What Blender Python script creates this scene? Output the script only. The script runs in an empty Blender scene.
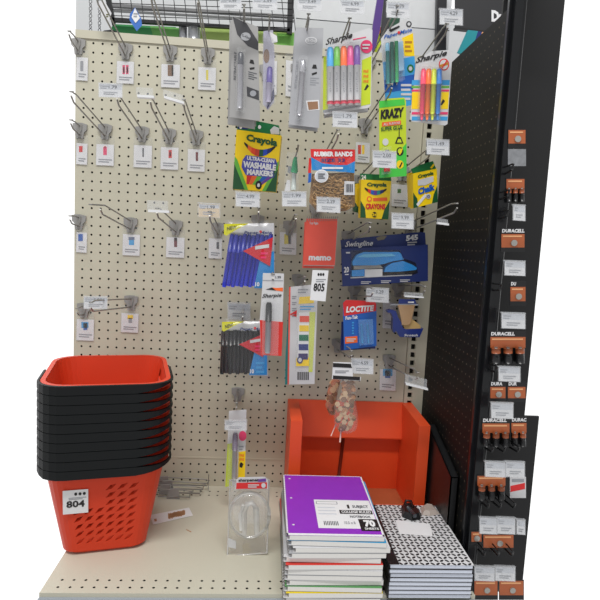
import bpy, math, random
from mathutils import Vector, Matrix
random.seed(7)
S = 0.0254                      # everything below is written in inches
C = bpy.context.scene
COL = C.collection
# ---------------------------------------------------------------- camera
F, YAW, PIT, ROL = 547.6, 0.0707, 0.1064, 0.0511
CP = Vector((19.70, -64.5, -20.56))
_f = Vector((math.sin(YAW)*math.cos(PIT), math.cos(YAW)*math.cos(PIT), -math.sin(PIT)))
_r = Vector((math.cos(YAW), -math.sin(YAW), 0)); _u = _r.cross(_f)
R2 = math.cos(ROL)*_r + math.sin(ROL)*_u; U2 = -math.sin(ROL)*_r + math.cos(ROL)*_u
def ray(x, y): return _f + (x-300)/F*R2 - (y-300)/F*U2
def at(x, y, Y=0.0):
    d = ray(x, y); return CP + d*((Y-CP.y)/d.y)
def atz(x, y, Z):
    d = ray(x, y); return CP + d*((Z-CP.z)/d.z)
def atx(x, y, X):
    d = ray(x, y); return CP + d*((X-CP.x)/d.x)
cd = bpy.data.cameras.new('camera'); cam = bpy.data.objects.new('camera', cd); COL.objects.link(cam)
cd.sensor_width = 36; cd.lens = F*36/600; cd.clip_start = .05
M = Matrix((R2, U2, -_f)).transposed().to_4x4(); M.translation = CP*S
cam.matrix_world = M; C.camera = cam
# ---------------------------------------------------------------- materials
def lin(c):
    return tuple((v/255/12.92 if v/255 <= .04045 else ((v/255+.055)/1.055)**2.4) for v in c)
MATS = {}
def mat(name, rgb, rough=.5, metal=0, var=.06, alpha=1, spec=.5, coat=0, scale=40, bump=0, k=1.0):
    if name in MATS: return MATS[name]
    m = bpy.data.materials.new(name); m.use_nodes = True; MATS[name] = m
    nt = m.node_tree; b = nt.nodes['Principled BSDF']
    l = [v*k for v in lin(rgb)]
    n = nt.nodes.new('ShaderNodeTexNoise'); n.inputs['Scale'].default_value = scale; n.inputs['Detail'].default_value = 3
    tc = nt.nodes.new('ShaderNodeTexCoord'); nt.links.new(tc.outputs['Object'], n.inputs['Vector'])
    r = nt.nodes.new('ShaderNodeMapRange'); r.inputs[3].default_value = 1-var; r.inputs[4].default_value = 1+var
    nt.links.new(n.outputs['Fac'], r.inputs[0])
    x = nt.nodes.new('ShaderNodeVectorMath'); x.operation = 'SCALE'; x.inputs[0].default_value = l[:3]
    nt.links.new(r.outputs[0], x.inputs['Scale']); nt.links.new(x.outputs[0], b.inputs['Base Color'])
    b.inputs['Roughness'].default_value = rough; b.inputs['Metallic'].default_value = metal
    b.inputs['Specular IOR Level'].default_value = spec; b.inputs['Coat Weight'].default_value = coat
    b.inputs['Alpha'].default_value = alpha
    if bump:
        bp = nt.nodes.new('ShaderNodeBump'); bp.inputs['Strength'].default_value = bump; bp.inputs['Distance'].default_value = .002
        nt.links.new(n.outputs['Fac'], bp.inputs['Height']); nt.links.new(bp.outputs[0], b.inputs['Normal'])
    return m
def clear(name, rgb=(235, 238, 240), alpha=.22, rough=.12, gloss=.05):
    """thin clear plastic: mostly see-through, a little milky, with glossy reflections"""
    if name in MATS: return MATS[name]
    m = bpy.data.materials.new(name); m.use_nodes = True; MATS[name] = m; nt = m.node_tree; N = nt.nodes
    out = N['Material Output']; p = N['Principled BSDF']
    nz = N.new('ShaderNodeTexNoise'); nz.inputs['Scale'].default_value = 30; tc = N.new('ShaderNodeTexCoord'); nt.links.new(tc.outputs['Object'], nz.inputs['Vector'])
    bp = N.new('ShaderNodeBump'); bp.inputs['Strength'].default_value = .35; bp.inputs['Distance'].default_value = .004; nt.links.new(nz.outputs['Fac'], bp.inputs['Height'])
    p.inputs['Base Color'].default_value = (*lin(rgb), 1); p.inputs['Roughness'].default_value = max(rough, .3)
    tr = N.new('ShaderNodeBsdfTransparent'); gl = N.new('ShaderNodeBsdfGlossy'); gl.inputs['Roughness'].default_value = rough; nt.links.new(bp.outputs[0], gl.inputs['Normal'])
    fr = N.new('ShaderNodeValue'); fr.outputs[0].default_value = gloss
    a = N.new('ShaderNodeMixShader'); a.inputs[0].default_value = alpha; nt.links.new(tr.outputs[0], a.inputs[1]); nt.links.new(p.outputs[0], a.inputs[2])
    b = N.new('ShaderNodeMixShader'); nt.links.new(fr.outputs[0], b.inputs[0]); nt.links.new(a.outputs[0], b.inputs[1]); nt.links.new(gl.outputs[0], b.inputs[2])
    nt.links.new(b.outputs[0], out.inputs['Surface']); return m
board = mat('cream painted board', (194, 190, 171), .55, var=.03, scale=9)
deckm = mat('cream shelf paint', (197, 194, 177), .45, var=.03, scale=6)
dark = mat('painted hole dark', (14, 12, 11), .9)  # near-black that paints the darkness behind holes and slots
black = mat('black plastic', (20, 21, 23), .4)
blackg = mat('black gloss paint', (9, 11, 15), .28, coat=.25, spec=.35)
steel = mat('zinc wire', (150, 148, 144), .4, .35, var=.12)
plateM = mat('grey plastic plate', (160, 159, 157), .35, alpha=.85, var=.15)
white = mat('white paper', (226, 226, 228), .5, var=.03)
offw = mat('off white card', (206, 206, 208), .5)
greyp = mat('grey print', (150, 152, 158), .6)
dgrey = mat('dark grey print', (82, 84, 90), .6)
inkb = mat('black ink', (22, 20, 22), .5)
red = mat('basket red plastic', (212, 62, 32), .45, spec=.3, var=.04, scale=12)
rim_black = mat('handle black plastic', (7, 11, 13), .5, spec=.3)
orange = mat('orange bin plastic', (226, 78, 34), .45, var=.05, scale=10)
yel = mat('yellow print', (250, 212, 10), .4)
grn = mat('green print', (20, 112, 62), .4)
dgrn = mat('dark green print', (24, 84, 44), .4)
lime = mat('lime print', (196, 214, 40), .4)
redp = mat('red print', (214, 38, 40), .4)
orp = mat('orange print', (242, 104, 36), .4)
pink = mat('pink print', (228, 60, 110), .4)
blu = mat('blue print', (24, 92, 180), .4)
lblu = mat('light blue print', (60, 160, 220), .4)
navy = mat('navy print', (24, 44, 112), .4)
purp = mat('purple print', (104, 60, 150), .4)
teal = mat('teal print', (20, 140, 140), .4)
tan = mat('kraft tan', (196, 160, 116), .7, var=.15)
film = clear('clear film', alpha=.03, rough=.22)
blis = clear('clear blister', alpha=.05, rough=.08)
holder = clear('tag holder plastic', (225, 228, 232), alpha=.16)
# ---------------------------------------------------------------- mesh builder
class MB:
    def __init__(s): s.v = []; s.f = []; s.m = []; s.mats = []; s.sm = []
    def mi(s, m):
        if m not in s.mats: s.mats.append(m)
        return s.mats.index(m)
    def add(s, vs, fs, m, smooth=False):
        k = len(s.v); s.v += [Vector(v) for v in vs]; i = s.mi(m)
        for f in fs: s.f.append([k+a for a in f]); s.m.append(i); s.sm.append(smooth)
        return s
    def prism(s, front, d, m):          # front loop + extrusion vector d (backwards)
        n = len(front); front = [Vector(p) for p in front]; d = Vector(d)
        return s.add(front+[p+d for p in front], [list(range(n)), list(range(2*n-1, n-1, -1))]+[[i, i+n, (i+1) % n+n, (i+1) % n] for i in range(n)], m)
    def box(s, a, b, m, bev=0):
        x0, y0, z0 = a; x1, y1, z1 = b
        return s.prism([(x0, y0, z0), (x1, y0, z0), (x1, y0, z1), (x0, y0, z1)], (0, y1-y0, 0), m)
    def tube(s, pts, r, m, n=8, cap=True):
        pts = [Vector(p) for p in pts]; rs = r if isinstance(r, (list, tuple)) else [r]*len(pts)
        vs = []; t0 = None
        for i, p in enumerate(pts):
            t = (pts[min(i+1, len(pts)-1)]-pts[max(i-1, 0)])
            if t.length < 1e-6: t = t0 or Vector((0, 0, 1))
            t = t.normalized(); t0 = t
            a = Vector((0, 0, 1)) if abs(t.z) < .9 else Vector((0, 1, 0))
            e = t.cross(a).normalized(); g = t.cross(e)
            vs += [p+(e*math.cos(2*math.pi*k/n)+g*math.sin(2*math.pi*k/n))*rs[i] for k in range(n)]
        fs = [[i*n+k, i*n+(k+1) % n, (i+1)*n+(k+1) % n, (i+1)*n+k] for i in range(len(pts)-1) for k in range(n)]
        s.add(vs, fs, m, True)
        if cap:
            k = len(s.v)-len(vs); s.f += [[k+j for j in range(n)], [k+len(vs)-n+j for j in range(n)][::-1]]; s.m += [s.mi(m)]*2; s.sm += [False]*2
        return s
    def build(s, name, parent=None, org=None):
        o0 = Vector(org) if org is not None else Vector((0, 0, 0))
        if parent is not None: o0 = ORG[parent.name]
        me = bpy.data.meshes.new(name); me.from_pydata([tuple((v-o0)*S) for v in s.v], [], s.f)
        for m in s.mats: me.materials.append(m)
        me.polygons.foreach_set('material_index', s.m); me.polygons.foreach_set('use_smooth', s.sm); me.update()
        o = bpy.data.objects.new(name, me); COL.objects.link(o)
        if parent is None: o.location = o0*S
        else: o.parent = parent
        ORG[o.name] = o0
        return o
ORG = {}
def thing(name, label, cat, org, group=None):
    o = bpy.data.objects.new(name, None); COL.objects.link(o); o.empty_display_size = .02
    o.location = Vector(org)*S; ORG[o.name] = Vector(org); return tag(o, label, cat, group)
def tag(o, label=None, cat=None, group=None, kind=None):
    for k, v in (('label', label), ('category', cat), ('group', group), ('kind', kind)):
        if v: o[k] = v
    return o
# ---------------------------------------------------------------- text
_tc = {}
def text_poly(t, bold=0, shear=0):
    key = (t, bold, shear)
    if key in _tc: return _tc[key]
    cu = bpy.data.curves.new('t', 'FONT'); cu.body = t; cu.offset = bold; cu.shear = shear; cu.resolution_u = 2; cu.fill_mode = 'FRONT'
    ob = bpy.data.objects.new('t', cu); COL.objects.link(ob)
    dg = bpy.context.evaluated_depsgraph_get(); dg.update(); me = ob.evaluated_get(dg).to_mesh()
    vs = [v.co.copy() for v in me.vertices]; fs = [list(p.vertices) for p in me.polygons]
    ob.evaluated_get(dg).to_mesh_clear(); bpy.data.objects.remove(ob); bpy.data.curves.remove(cu)
    x0 = min(v.x for v in vs); x1 = max(v.x for v in vs); y0 = min(v.y for v in vs); y1 = max(v.y for v in vs)
    r = ([((v.x-x0)/(x1-x0), (v.y-y0)/(y1-y0)) for v in vs], fs); _tc[key] = r; return r
# ---------------------------------------------------------------- a flat face standing in the world, measured through the camera
class Face:
    def __init__(s, x, y, Y, yaw=0, pitch=0):
        s.o = at(x, y, Y); a = math.radians(yaw); b = math.radians(pitch)
        s.n = Vector((math.sin(a)*math.cos(b), -math.cos(a)*math.cos(b), math.sin(b)))
    def P(s, x, y, off=0):
        d = ray(x, y); o = s.o+s.n*off; return CP+d*((o-CP).dot(s.n)/d.dot(s.n))
    def poly(s, mb, pts, m, off=0, th=.02):
        return mb.prism([s.P(x, y, off) for x, y in pts], -s.n*th, m)
    def rect(s, mb, x0, y0, x1, y1, m, off=0, th=.02, sk=0, sx=0):
        # sk: how far the right side drops, sx: how far the bottom moves sideways
        return s.poly(mb, [(x0, y0), (x1, y0+sk), (x1+sx, y1+sk), (x0+sx, y1)], m, off, th)
    def disc(s, mb, x, y, rx, ry, m, off=0, th=.02, n=16):
        return s.poly(mb, [(x+rx*math.cos(2*math.pi*i/n), y+ry*math.sin(2*math.pi*i/n)) for i in range(n)], m, off, th)
    def text(s, mb, t, q, m, off=.05, bold=0, shear=0):
        # q = top-left, top-right, bottom-right, bottom-left
        vs, fs = text_poly(t, bold, shear); a, b, c, d = [s.P(x, y, off) for x, y in q]
        out = []
        for u, v in vs:
            top = a.lerp(b, u); bot = d.lerp(c, u); out.append(bot.lerp(top, v))
        return mb.add(out, fs, m)
    def lines(s, mb, x0, y0, x1, y1, n, m, off=.05, sk=0):
        h = (y1-y0)/(2*n-1)
        for i in range(n):
            e = (x1-x0)*(.0 if i % 2 == 0 else .22)
            s.rect(mb, x0, y0+2*i*h, x1-e, y0+2*i*h+h, m, off, .01, sk*(1-e/(x1-x0)))
        return mb
def inset_quad(q, k):
    cx = sum(p[0] for p in q)/4; cy = sum(p[1] for p in q)/4
    return [(cx+(x-cx)*k, cy+(y-cy)*k) for x, y in q]
# ---------------------------------------------------------------- perforated sheet: every hole is an opening
def perforated(name, P, us, vs, holes, r, m, kind='structure'):
    """P(u,v)->point; us,vs cell borders; holes(i,j)->bool; hole radius r (in u,v units)."""
    mb = MB(); n = 8
    for i in range(len(us)-1):
        for j in range(len(vs)-1):
            u0, u1, v0, v1 = us[i], us[i+1], vs[j], vs[j+1]
            if not holes(i, j):
                mb.add([P(u0, v0), P(u1, v0), P(u1, v1), P(u0, v1)], [[0, 1, 2, 3]], m); continue
            cu, cv = (u0+u1)/2, (v0+v1)/2
            sg = 1 if v1 > v0 else -1; rim = [P(cu+r*math.cos(math.pi*(k+.5)/4-math.pi), cv+sg*r*math.sin(math.pi*(k+.5)/4-math.pi)) for k in range(n)]
            # outer ring: corners and mid sides
            o = [P(u0, v0), P(cu, v0), P(u1, v0), P(u1, cv), P(u1, v1), P(cu, v1), P(u0, v1), P(u0, cv)]
            mb.add(rim+o, [[0, 1, 9, 8], [1, 2, 9], [2, 3, 10, 9], [3, 4, 11, 10], [4, 5, 12, 11], [5, 6, 13, 12], [6, 7, 14, 13], [7, 0, 8, 15, 14]], m)
    return mb.build(name) if name else mb
# ================================================================ THE SETTING
TOPZ = 1.15
XL, XR = -1.9, 37.55
def PB(u, v): return (u, 0, v)
us = [XL]+[i-.5 for i in range(-1, 38)]+[XR]
vz = [TOPZ, .5]+[-(j+.5) for j in range(0, 46)]+[-46.9, -47.5]+[-(j+.5) for j in range(48, 51)]+[-51.0]
nrow = len(vz)-1
def isrow(j): return j >= 1 and vz[j]-vz[j+1] > .95 and vz[j] != -46.9
vs_ = vz
o = perforated('wall_back', PB, us, vs_, lambda i, j: 0 < i < len(us)-2 and isrow(j), .125, board)
tag(o, kind='structure')
mb = MB(); mb.box((XL, .35, -51), (XR+2.2, 1.2, TOPZ), dark)  # black backing added so the board's holes look dark
tag(mb.build('wall_dark_backing'), kind='structure')
mb = MB(); mb.box((XL, -.16, .42), (XR, .0, TOPZ), board); mb.box((XL, -.16, TOPZ), (XR, 1.2, TOPZ+.12), board)
tag(mb.build('trim_1'), kind='structure')
mb = MB(); mb.box((XL, -.05, -47.26), (XR, .0, -47.1), board)
tag(mb.build('trim_2'), kind='structure')
# slotted upright
mb = MB(); X0, X1 = 37.6, 39.92
xs = [X0, 38.02, 38.5, X1]
z = TOPZ
mb.box((X0, -.28, -51), (38.0, .1, TOPZ), board); mb.box((38.55, -.28, -51), (X1, .1, TOPZ), board)
z = TOPZ; k = 0
while z > -50.5:
    mb.box((38.0, -.28, z-.36), (38.55, .05, z), board); z -= 1.0
mb.box((38.0, .1, -51), (38.55, .3, TOPZ), dark)  # black strip stands in for the dark inside the slots
tag(mb.build('trim_3'), kind='structure')
# shelf deck
SZ = -50.76; DX0, DX1, DY = 2.3, 39.6, -20.45
def PD(u, v): return (u, v, SZ)
ux = [DX0]+[DX0+.24+.5+i for i in range(0, 36)]+[DX1]
vy = [0, -.9, -1.9, -2.9, -18.2, -19.2, -20.2, DY]
o = perforated('floor_shelf', PD, ux, vy, lambda i, j: 0 < i < len(ux)-2 and j in (1, 2, 4, 5), .125, deckm)
tag(o, kind='structure')
mb = MB(); mb.box((DX0, DY+.1, SZ-1.0), (DX1, 0, SZ-.3), dark); tag(mb.build('trim_4'), kind='structure')
mb = MB(); mb.box((DX0, DY-.05, SZ-.35), (DX1, DY, SZ+.02), deckm)
mb.box((DX0, DY-.35, SZ-1.75), (DX1, DY-.02, SZ-.35), mat('grey price channel', (150, 156, 164), .3))
mb.box((DX0, DY-.45, SZ-.5), (DX1, DY-.05, SZ-.36), mat('grey price channel', (150, 156, 164), .3))
tag(mb.build('trim_5'), kind='structure')

# perforated black end panel of the bay
PX = 39.9; PZ = 0.35; PYF = -16.0
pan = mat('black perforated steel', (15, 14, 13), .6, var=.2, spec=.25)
hol = mat('painted pinhole light', (96, 86, 70), .8)  # lighter dots paint the light seen through the panel's pinholes
mb = MB(); mb.box((PX, PYF, -51), (PX+.25, 1.2, PZ), pan)
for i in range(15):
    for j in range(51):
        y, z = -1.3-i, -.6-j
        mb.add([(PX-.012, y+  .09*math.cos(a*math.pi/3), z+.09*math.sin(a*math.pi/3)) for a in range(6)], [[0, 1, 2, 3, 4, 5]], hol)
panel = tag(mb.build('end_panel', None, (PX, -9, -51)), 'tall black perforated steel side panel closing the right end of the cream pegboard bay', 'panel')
mb = MB(); p0 = PYF
mb.box((PX-.12, p0-.35, -54), (PX+.2, p0+.02, 12), blackg)
mb.box((PX+.2, p0-.95, -54), (PX+1.05, p0+.02, 12), blackg)
mb.tube([(PX+1.0, p0-.8, -54), (PX+1.0, p0-.8, 12)], .2, blackg, 10)
post = tag(mb.build('display_post', None, (PX, p0, -54)), 'tall glossy black post at the front edge of the perforated side panel', 'post')
# ================================================================ HOOKS, CARDS, PRICE TAGS
HD = Vector((.02, -1, .1)).normalized()
def hook(x, y, label, L=12.5, upper=True, group='double wire peg hooks', base=None, bend=0, plate=True, Lu=None):
    B = base or at(x, y, 0)
    t = thing('peg_hook', label, 'hook', (B.x, B.y, B.z), group)
    if plate:
        mb = MB(); w = .78
        pts = [(-w, .75), (-.25, .85), (.25, .85), (w, .7), (w*.95, .1), (.45, -.2), (.38, -.85), (-.38, -.85), (-.45, -.2), (-w*.95, .1)]
        mb.prism([(B.x+a, -.3, B.z+b) for a, b in pts], (0, .28, 0), plateM)
        mb.prism([(B.x+a*.35, -.42, B.z+b*.9) for a, b in pts], (0, .12, 0), steel)
        mb.build('back_plate', t)
    lo = B+Vector((0, -.2, -.5)); hi = B+Vector((0, -.2, .45))
    d = HD
    e = lo+d*L
    mb = MB(); mb.tube([lo+Vector((0, .0, .25)), lo, lo+d*(L*.5), e-d*.6, e+Vector((0, -.15, .35))], .085, steel, 7)
    mb.build('product_wire', t)
    if upper:
        Lu = Lu or L-.2; e2 = hi+d*(Lu-1.2)
        mb = MB(); mb.tube([hi+Vector((0, 0, .3)), hi, e2, e2+Vector((bend, -1.3, -.05))], .075, steel, 7)
        mb.tube([e2+Vector((bend-.18, -1.3, -.05)), e2+Vector((bend+.18, -1.3, -.05))], .075, steel, 6)
        mb.build('label_wire', t)
    return t
def card(x0, y0, x1, y1, pic, label, sk=1, Y=-.12, label_cat='label card'):
    f = Face((x0+x1)/2, (y0+y1)/2, Y)
    o = f.P((x0+x1)/2, (y0+y1)/2)
    t = thing('shelf_label_card', label, label_cat, o, 'planogram cards behind the hooks')
    mb = MB(); f.rect(mb, x0, y0, x1, y1, white, 0, .03, sk, -.5)
    w = x1-x0; h = y1-y0
    f.lines(mb, x0+2, y1-h*.3, x1-2, y1-h*.14, 2, greyp, .02, sk)
    mb.build('card', t)
    mb = MB(); cx = (x0+x1)/2
    for (a, b, c, d, m) in pic: f.rect(mb, cx+a, y0+b, cx+c, y0+d, m, .02, .02)
    mb.build('printed_picture', t)
    mb = MB(); f.rect(mb, x0-.6, y0-8, x1+.6, y1+.6, film, .05, .02, sk, -.5); mb.build('sleeve', t)
    return t
def ptag(x0, y0, x1, y1, label, Y=-12.6, sk=1, sx=0, price=None, yaw=0, head=True, body=white, group='scan hook price tags', top=.42):
    f = Face((x0+x1)/2, (y0+y1)/2, Y, yaw, 4)
    t = thing('price_tag', label, 'price tag', f.P((x0+x1)/2, (y0+y1)/2), group)
    mb = MB(); f.rect(mb, x0, y0, x1, y1, body, 0, .03, sk, sx)
    h = y1-y0; w = x1-x0
    if head:
        ym = y0+h*top
        f.rect(mb, x0+.5, y0+.5+sk*.02, x1-.5, ym, mat('pale grey print', (202, 205, 212), .5), .01, .01, sk, sx*.4)
        f.lines(mb, x0+1.2, y0+h*.16, x0+w*.4, y0+h*.38, 2, greyp, .02, sk*.4)
        if price:
            cx = x0+w*.42
            f.text(mb, price, [(cx, y0+h*.1+sk*.45), (x0+w*.78, y0+h*.1+sk*.75), (x0+w*.78, y0+h*.36+sk*.75), (cx, y0+h*.36+sk*.45)], dgrey, .03, .02)
        f.lines(mb, x0+w*.2, y0+h*.6+sk*.2, x1-w*.2, y0+h*.82+sk*.2, 2, greyp, .02, sk*.6)
    mb.build('paper_label', t)
    mb = MB(); f.rect(mb, x0-.8, y0-1.2, x1+.8, y1+.5, holder, .07, .05, sk, sx); f.rect(mb, x0-.8, y0-1.2, x1+.8, y0-.2, holder, .14, .24, sk, 0)
    mb.build('holder', t)
    return t
R_ = redp
# empty hooks of the left part
hs = [
 (79, 47, 'empty peg hook at the far left of the top row, cut by the board edge', (76.5, 57, 88, 80), [(-2, 4, 1, 14, greyp)], 'label card with a grey picture, first of the top row at the board edge'),
 (126, 52, 'empty peg hook in the top row above the card with two red outlined bottles', (117, 61, 134, 83), [(-3, 4, -.5, 13, pink), (.5, 4, 3, 13, pink), (-2.4, 6, -1, 12, white), (1.1, 6, 2.5, 12, white)], 'label card with two red outlined bottles in the top row'),
 (170.5, 54, 'empty peg hook in the top row above the card with a brown square', (161.5, 64, 180, 87), [(-3, 1, 2.6, 12, mat('brown print', (120, 84, 52), .5)), (1, 1.5, 2.6, 12, mat('maroon print', (110, 30, 36), .5))], 'label card with a brown and maroon square picture in the top row'),
 (208, 56.5, 'empty peg hook in the top row above the card with a yellow stick', (198.5, 67, 216, 89.5), [(-1.2, 3, 1, 13, mat('mustard print', (222, 206, 60), .5))], 'label card with a small yellow stick picture in the top row'),
 (80.5, 131, 'empty peg hook at the far left of the second row, cut by the board edge', (76.5, 143, 87.5, 164), [(-3, 3, .5, 9, R_)], 'label card with a red blot at the board edge in the second row'),
 (105.5, 132, 'second empty peg hook from the board edge in the second row', (96.5, 144, 114, 165), [(-2, 3, 1.5, 11, pink), (-1, 2, .6, 4, R_)], 'label card with one pink bottle in the second row'),
 (142.5, 134.5, 'middle empty peg hook of the second row above a card with a black pen', (134, 145, 152, 167), [(-.6, 3, .8, 12, dgrey)], 'label card with a thin black pen in the second row'),
 (169.5, 136.5, 'empty peg hook in the second row above a card with a red figure eight', (161, 147, 178.5, 169), [(-1.2, 3, 2, 11, R_), (-.4, 5, 1, 9, dgrey)], 'label card with a red and black picture, second from the right in the second row'),
 (196.5, 138, 'rightmost empty peg hook of the second row', (188, 149, 205, 171), [(-.8, 3, 1.6, 12, mat('maroon print', (110, 30, 36), .5))], 'label card with a dark maroon bottle, rightmost of the second row'),
 (79.5, 222, 'empty peg hook in the third row at the board edge above a blue card', (76.5, 232, 87, 252), [(-3.5, 2, 1, 9, blu)], 'label card with a blue square at the board edge in the third row'),
 (131, 225, 'empty peg hook in the third row with a long bent upper wire', (123, 234, 140, 255), [(-3, 3, 3, 6, mat('slate print', (96, 110, 140), .5)), (-2.5, 6, 2.5, 11, lblu)], 'label card with a blue and grey brush picture in the third row'),
 (176, 227.5, 'empty peg hook in the third row carrying a clear empty tag holder', (166.5, 237, 184.5, 257), [(-1.4, 1, 1.6, 10, mat('maroon print', (110, 30, 36), .5)), (-1.4, 1, 1.6, 4, R_)], 'label card with a red and maroon marker in the third row'),
 (218, 230, 'empty peg hook beside the bag of blue pens at the end of the third row', (209, 238, 222, 258), [(1, 4, 3.5, 11, dgrey)], 'narrow label card half behind the bag of blue pens'),
 (84.5, 310, 'lower left peg hook in the fourth row above a card with a blue picture', (76.8, 319, 94, 340), [(-4, 3, 3, 9, lblu), (-2, 4, 2, 11, blu)], 'label card with a blue box picture in the fourth row'),
 (131.5, 302.5, 'peg hook of the fourth row whose wires run level towards the left', (121.5, 313, 138.5, 332), [(-2.5, 2, 3, 6, yel), (-1.5, 5, 2, 10, greyp)], 'label card with a yellow topped picture in the fourth row'),
]
for i, (x, y, lab, c, pic, clab) in enumerate(hs):
    L = 11.5 if i < 9 else 12.5
    if i == 14: L = 16
    if i == 13: L = 2.5
    if i in (0, 4): L = 3
    if i == 9: L = 3
    hook(x, y, lab, L, bend=-.9 if i == 10 else 0)
    card(*c, pic, clab, sk=.8)
# loose cards further right
card(280, 232, 296.5, 254, [(-4, 2, 2, 12, mat('mustard print', (222, 206, 60), .5)), (0, 3, 3, 12, greyp)], 'label card with a yellow pen picture between blue pens and memo pad')
hook(289, 224, 'empty peg hook between the bag of blue pens and the red memo pads', 9, base=at(289.5, 228, 0))
card(380, 369, 396, 390, [(-5, 0, 4.5, 7, lblu), (-3, 1.5, 2.5, 9, blu)], 'label card with a blue box picture above the orange bin')
hook(388.5, 361, 'empty peg hook above the right side of the orange bin', 11.5, base=at(388.5, 361, 0))
card(392, 184, 408, 206, [(-2.5, 5, 1, 9, grn)], 'label card with a green dot between the crayons and the chalk')
card(356, 142, 370, 162, [(-5, 3, -2, 12, R_), (-1, 3, 1.5, 12, yel)], 'label card with red and yellow pens beside the rubber bands')
card(268, 60, 277, 94, [], 'pale label card behind the small purple pen pack')
card(286, 60, 294, 96, [], 'pale label card half behind the wide grey pen pack')
card(383, 302, 396, 328, [], 'pale label card behind the blue tape dispenser')
hook(237.5, 394, 'grey peg hook with wide plate carrying the single yellow marker pack', 6.5, base=at(238, 394, 0), Lu=6.3)
# hooks that carry goods: (x of the hole, y of the hole at the pack, depth of the pack)
def carry(x, y, Y, label, L=12.3, upper=True, plate=True):
    p = at(x, y, Y); B = p-HD*((p.y+.2)/HD.y); B = Vector((B.x, 0, B.z+.5))
    return hook(0, 0, label, L, upper, 'peg hooks holding goods', B, plate=plate)
carry(244, 21, -11, 'peg hook holding the left grey pen pack with the dark corner')
carry(269, 31, -11, 'peg hook holding the small purple pen pack')
carry(307, 30, -11, 'peg hook holding the grey pen pack with the photo square')
carry(347, 34, -11, 'peg hook holding the pack of five colour markers')
carry(388, 32, -9, 'peg hook holding the pack of mechanical pencils')
carry(432, 52, -9, 'peg hook holding the four highlighters', 13)
carry(383, 104, -9, 'peg hook holding the yellow green glue card', 12)
carry(258, 123, -5, 'peg hook holding the box of washable markers', 9)
carry(297, 152, -8, 'peg hook holding the green glue pen', 9, upper=False, plate=False)
carry(334, 145, -10, 'peg hook holding the bag of rubber bands')
carry(372, 172, -8, 'peg hook holding the crayon boxes', 11)
carry(420, 164, -7, 'peg hook holding the chalk boxes', 10)
carry(258, 221, -5, 'peg hook holding the bag of blue pens', 9)
carry(322, 208, -6, 'peg hook holding the red memo pads', 10)
carry(352, 240, -3, 'left of the two peg hooks holding the stapler box', 12)
carry(416, 228, -3, 'right of the two peg hooks holding the stapler box', 15)
carry(362, 296, -5, 'peg hook holding the red and blue glue card', 10)
carry(402, 294, -2, 'peg hook holding the blue tape dispenser', 10)
carry(272, 282, -8, 'peg hook holding the single black marker', 10)
carry(243, 318, -4, 'peg hook holding the bag of black pens', 8)
carry(301, 285, -4, 'peg hook holding the watercolour set', 8)
carry(346, 355, -6, 'peg hook holding the net bags of wood pieces', 9)
# price tags
ptag(99, 83.5, 122, 96.5, 'price tag with two grey lines hanging above the second row, left of all', price='1.79')
def clear_tag(x0, y0, x1, y1, label, sk, Y=-12.6, th=2.4):
    f = Face((x0+x1)/2, (y0+y1)/2, Y)
    t = thing('tag_holder', label, 'tag holder', f.P((x0+x1)/2, (y0+y1)/2), 'empty clear tag holders')
    mb = MB(); f.rect(mb, x0, y0, x1, y1-th, holder, 0, .1, sk); mb.build('holder', t)
    mb = MB(); f.rect(mb, x0+1, y1-th, x1+1, y1, mat('white holder lip', (225, 226, 228), .25), .1, .5, sk); mb.build('lip', t)
clear_tag(136, 87, 153, 97, 'clear empty tag holder between two top row cards', 1)
clear_tag(163, 89, 183, 98, 'slanted clear tag holder with a white lip left of the yellow stick card', 6)
clear_tag(147, 200, 168, 212, 'clear tag holder on the hook in the third row', 1)
T = [
 (220, -2, 241, 9, 'price tag at the upper edge over the left grey pen pack', '3.49'), (253, -3, 277, 9, 'price tag at the upper edge over the small purple pen pack', '2.59'),
 (298, -2, 321, 10, 'price tag at the upper edge over the grey pen pack with photo square', '3.49'), (341, 0, 364, 13, 'price tag hanging at the upper edge over the five colour markers', '6.99'),
 (387, 2, 409, 17, 'price tag over the pack of mechanical pencils', '3.79'), (440, 9, 462.5, 24, 'price tag over the four highlighters near the black panel', '4.29'),
 (333, 112, 357, 126.5, 'price tag directly under the five colour markers', '1.79'), (373, 151, 396, 167, 'price tag overlapping the foot of the yellow green glue card', '2.00'),
 (427, 139.5, 449, 154, 'price tag under the highlighters in front of the black panel', '1.49'), (236, 192.5, 259.5, 206, 'price tag directly under the box of washable markers', '4.99'),
 (282.5, 192, 306, 206, 'price tag directly under the green glue pen', '1.99'), (317, 197.5, 340, 211.5, 'price tag on the lower edge of the rubber band bag', '2.29'),
 (392, 213.5, 413.5, 228, 'price tag between the chalk box and the stapler box', '9.99'), (366.5, 288, 388.5, 301.5, 'price tag directly under the stapler box', '3.29'),
 (351.5, 359, 373, 373, 'price tag to the right of the net bags', '4.59'),
 (84, 297, 107, 308.5, 'price tag left of the level wires in the fourth row', '0.99')]
DEP = {0: -13, 1: -13, 2: -13, 3: -13, 4: -12, 5: -12.5, 8: -12, 9: -8.5, 13: -7, 14: -8.5, 15: -12}
for i, (a, b, c, d, l, p) in enumerate(T): ptag(a, b, c, d, l, DEP.get(i, -11.6), 1.2 if i not in (0, 15, 10) else .3, price=p)
ptag(198.5, 203.5, 219.5, 216.5, 'tan sale price tag above the end of the third row', -11, 1.2, price='1.99', body=mat('sale tag tan', (222, 196, 152), .6), top=.3, group=None)
ptag(228, 303, 250, 319, 'pale price tag behind clear plastic above the bag of black pens', -4, 1, head=True)
clear_tag(405, 374, 427, 385, 'white tag holder seen edge on above the orange bin', 5.5, -11.5, 2)
clear_tag(437, 218, 448, 224, 'small white tag holder at the tip of the right stapler hook', 1.5, -14, 2)
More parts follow.
